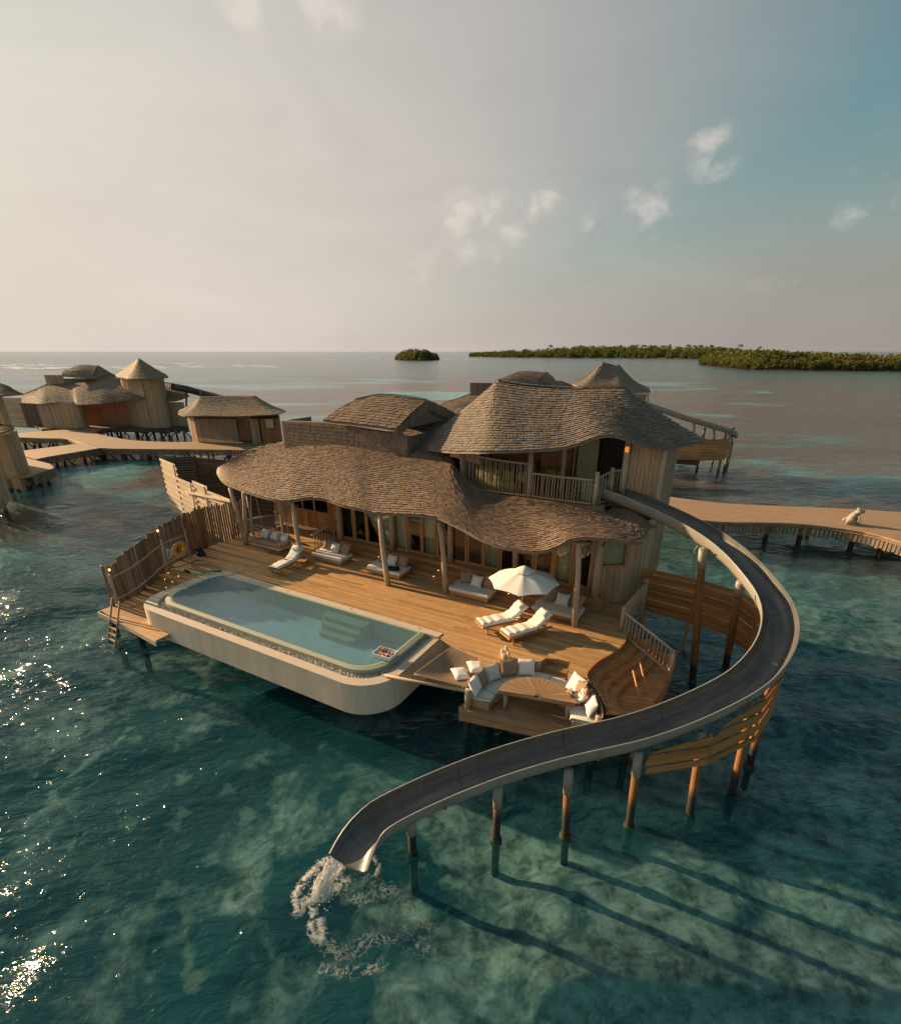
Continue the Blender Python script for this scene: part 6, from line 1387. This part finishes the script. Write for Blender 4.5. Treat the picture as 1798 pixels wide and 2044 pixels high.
def island(name, label, wl, depth, hfun, ntree, leaf, seed, sq=1.0):
    r = random.Random(seed); A = [P(x, y, 0) for x, y in wl]
    n = 40; front = [spl(A, i/n) for i in range(n+1)]
    def rowat(t, z): return [p+Vector((p.x, p.y, 0)).normalized()*depth*t*math.sin(pi*min(max(i/n, .02), .98))**.5+Vector((0, 0, z*math.sin(pi*i/n)**.5)) for i, p in enumerate(front)]
    g = MB().grid([[p+Vector((0, 0, -.5)) for p in rowat(-.01, 0)], rowat(0, .4), rowat(.1, 1.5), rowat(.5, 2.5), rowat(.9, 1.5), rowat(1, -.5)]).build('island', M['sandbar'], None, True); tag(g, kind='structure')
    mb = MB()
    for k in range(ntree):
        s = r.random(); t = r.random()**1.6; i = min(int(s*n), n); sn = math.sin(pi*s)**.5
        p = spl(front, s); p = p+Vector((p.x, p.y, 0)).normalized()*depth*t*sn; h = hfun(s)*r.uniform(.6, 1.12)*(.55+.45*min(1, t*3)); rad = h*r.uniform(.38, .62)
        for j in range(leaf):
            a, e = r.uniform(0, 2*pi), r.uniform(-.5, 1.4); q = r.random()**.4
            c = p+Vector((rad*q*math.cos(a)*math.cos(e), rad*q*math.sin(a)*math.cos(e), h*.55+h*.45*q*math.sin(e)))
            sz = h*r.uniform(.055, .12); v1 = Vector((r.gauss(0, 1), r.gauss(0, 1), r.gauss(0, .8))).normalized()*sz; v2 = Vector((r.gauss(0, 1), r.gauss(0, 1), r.gauss(0, .8))).normalized()*sz
            mb.add([c-v1, c+v2*.7, c+v1, c-v2*.7], [(0, 1, 2, 3)])
        for j in range(6):                        # dense lower skirt down to the water
            c = p+Vector((r.uniform(-rad, rad), r.uniform(-rad, rad), h*r.uniform(.0, .5))); sz = h*.2
            mb.add([c+Vector((-sz, 0, -sz*.8)), c+Vector((sz, r.uniform(-sz, sz), -sz*.8)), c+Vector((sz*.7, 0, sz)), c+Vector((-sz*.7, r.uniform(-sz, sz), sz))], [(0, 1, 2, 3)])
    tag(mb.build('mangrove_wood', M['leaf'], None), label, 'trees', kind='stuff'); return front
ip = lambda xs, hs: (lambda s: float(np.interp(s, xs, hs)))
f1 = island('i', 'long low wooded island on the horizon', [(938, 711.5), (1000, 713), (1100, 714), (1250, 714.5), (1400, 716), (1480, 715), (1560, 711)], 160, ip([0, .12, .3, .45, .7, 1], [8, 11, 16, 21, 18, 10]), 900, 70, 1)
island('i', 'nearer mangrove island at the right edge, brown along its shore', [(1402, 727), (1440, 731), (1500, 737), (1600, 739), (1700, 740), (1800, 741), (1950, 743), (2150, 745)], 70, ip([0, .1, .3, .6, 1], [7, 12, 12, 10, 9]), 900, 70, 2)
island('i', 'tiny round islet left of the long island', [(794, 717.5), (815, 719), (845, 719.5), (871, 718)], 60, ip([0, .5, 1], [8, 16, 8]), 170, 70, 3)
def palm(parent_mesh=None):
    t = thing('palm_tree', 'coconut palm rising above the wood on the long island', 'palm tree', (0, 0, 0), 0, 'palms on the long island')
    MB().tube([(0, 0, 0), (.6, 0, 8), (.3, .2, 17)], lambda q: .35-.12*q, 6).build('trunk', M['leaf'], t)
    mb = MB()
    for k in range(13):
        a = k*2.4; c, s = math.cos(a), math.sin(a); e = R.uniform(.1, .8); rows = []
        for j in range(5):
            q = j/4; rr = 4.4*q; z = 17+rr*e-2.4*q*q*1.6; w = .75*(1-abs(q-.4)); rows.append([(.3+c*rr-s*w, .2+s*rr+c*w, z-.3), (.3+c*rr, .2+s*rr, z), (.3+c*rr+s*w, .2+s*rr-c*w, z-.3)])
        mb.grid(rows)
    mb.build('crown', M['leaf'], t); return t
pm = palm()
for k, s in enumerate((.46, .40, .43, .44, .47, .485, .49, .51, .52, .535, .55, .56, .575, .59, .61, .63, .645, .66, .33, .36, .69, .72, .82, .885)):
    o = pm if k == 0 else copy_tree(pm); p = spl(f1, s); o.location = p+Vector((p.x, p.y, 0)).normalized()*R.uniform(20, 90); o.rotation_euler = (0, 0, R.uniform(0, 6)); o.scale = (1, 1, 1) ; o.scale *= R.uniform(.95, 1.3)

# surf breaking on the reef edge
mb = MB()
for (x0, x1, y, n) in ((0, 330, 735, 70), (0, 120, 729, 22), (180, 560, 731, 34), (560, 800, 717, 26), (780, 950, 716, 20), (880, 960, 706, 12), (300, 420, 727, 16)):
    for k in range(n):
        x = R.uniform(x0, x1); p = P(x, y+R.gauss(0, 1.2), 0); ln = R.uniform(3, 14); w = R.uniform(.4, 1.6)
        mb.add([p+Vector((-ln, R.uniform(-1, 1), .05)), p+Vector((0, -w, .10)), p+Vector((ln, R.uniform(-1, 1), .05)), p+Vector((R.uniform(-2, 2), w, .35))], [(0, 1, 2, 3)])
tag(mb.build('surf', M['foam'], None), 'thin white surf lines breaking on the reef near the horizon', 'surf', kind='stuff')
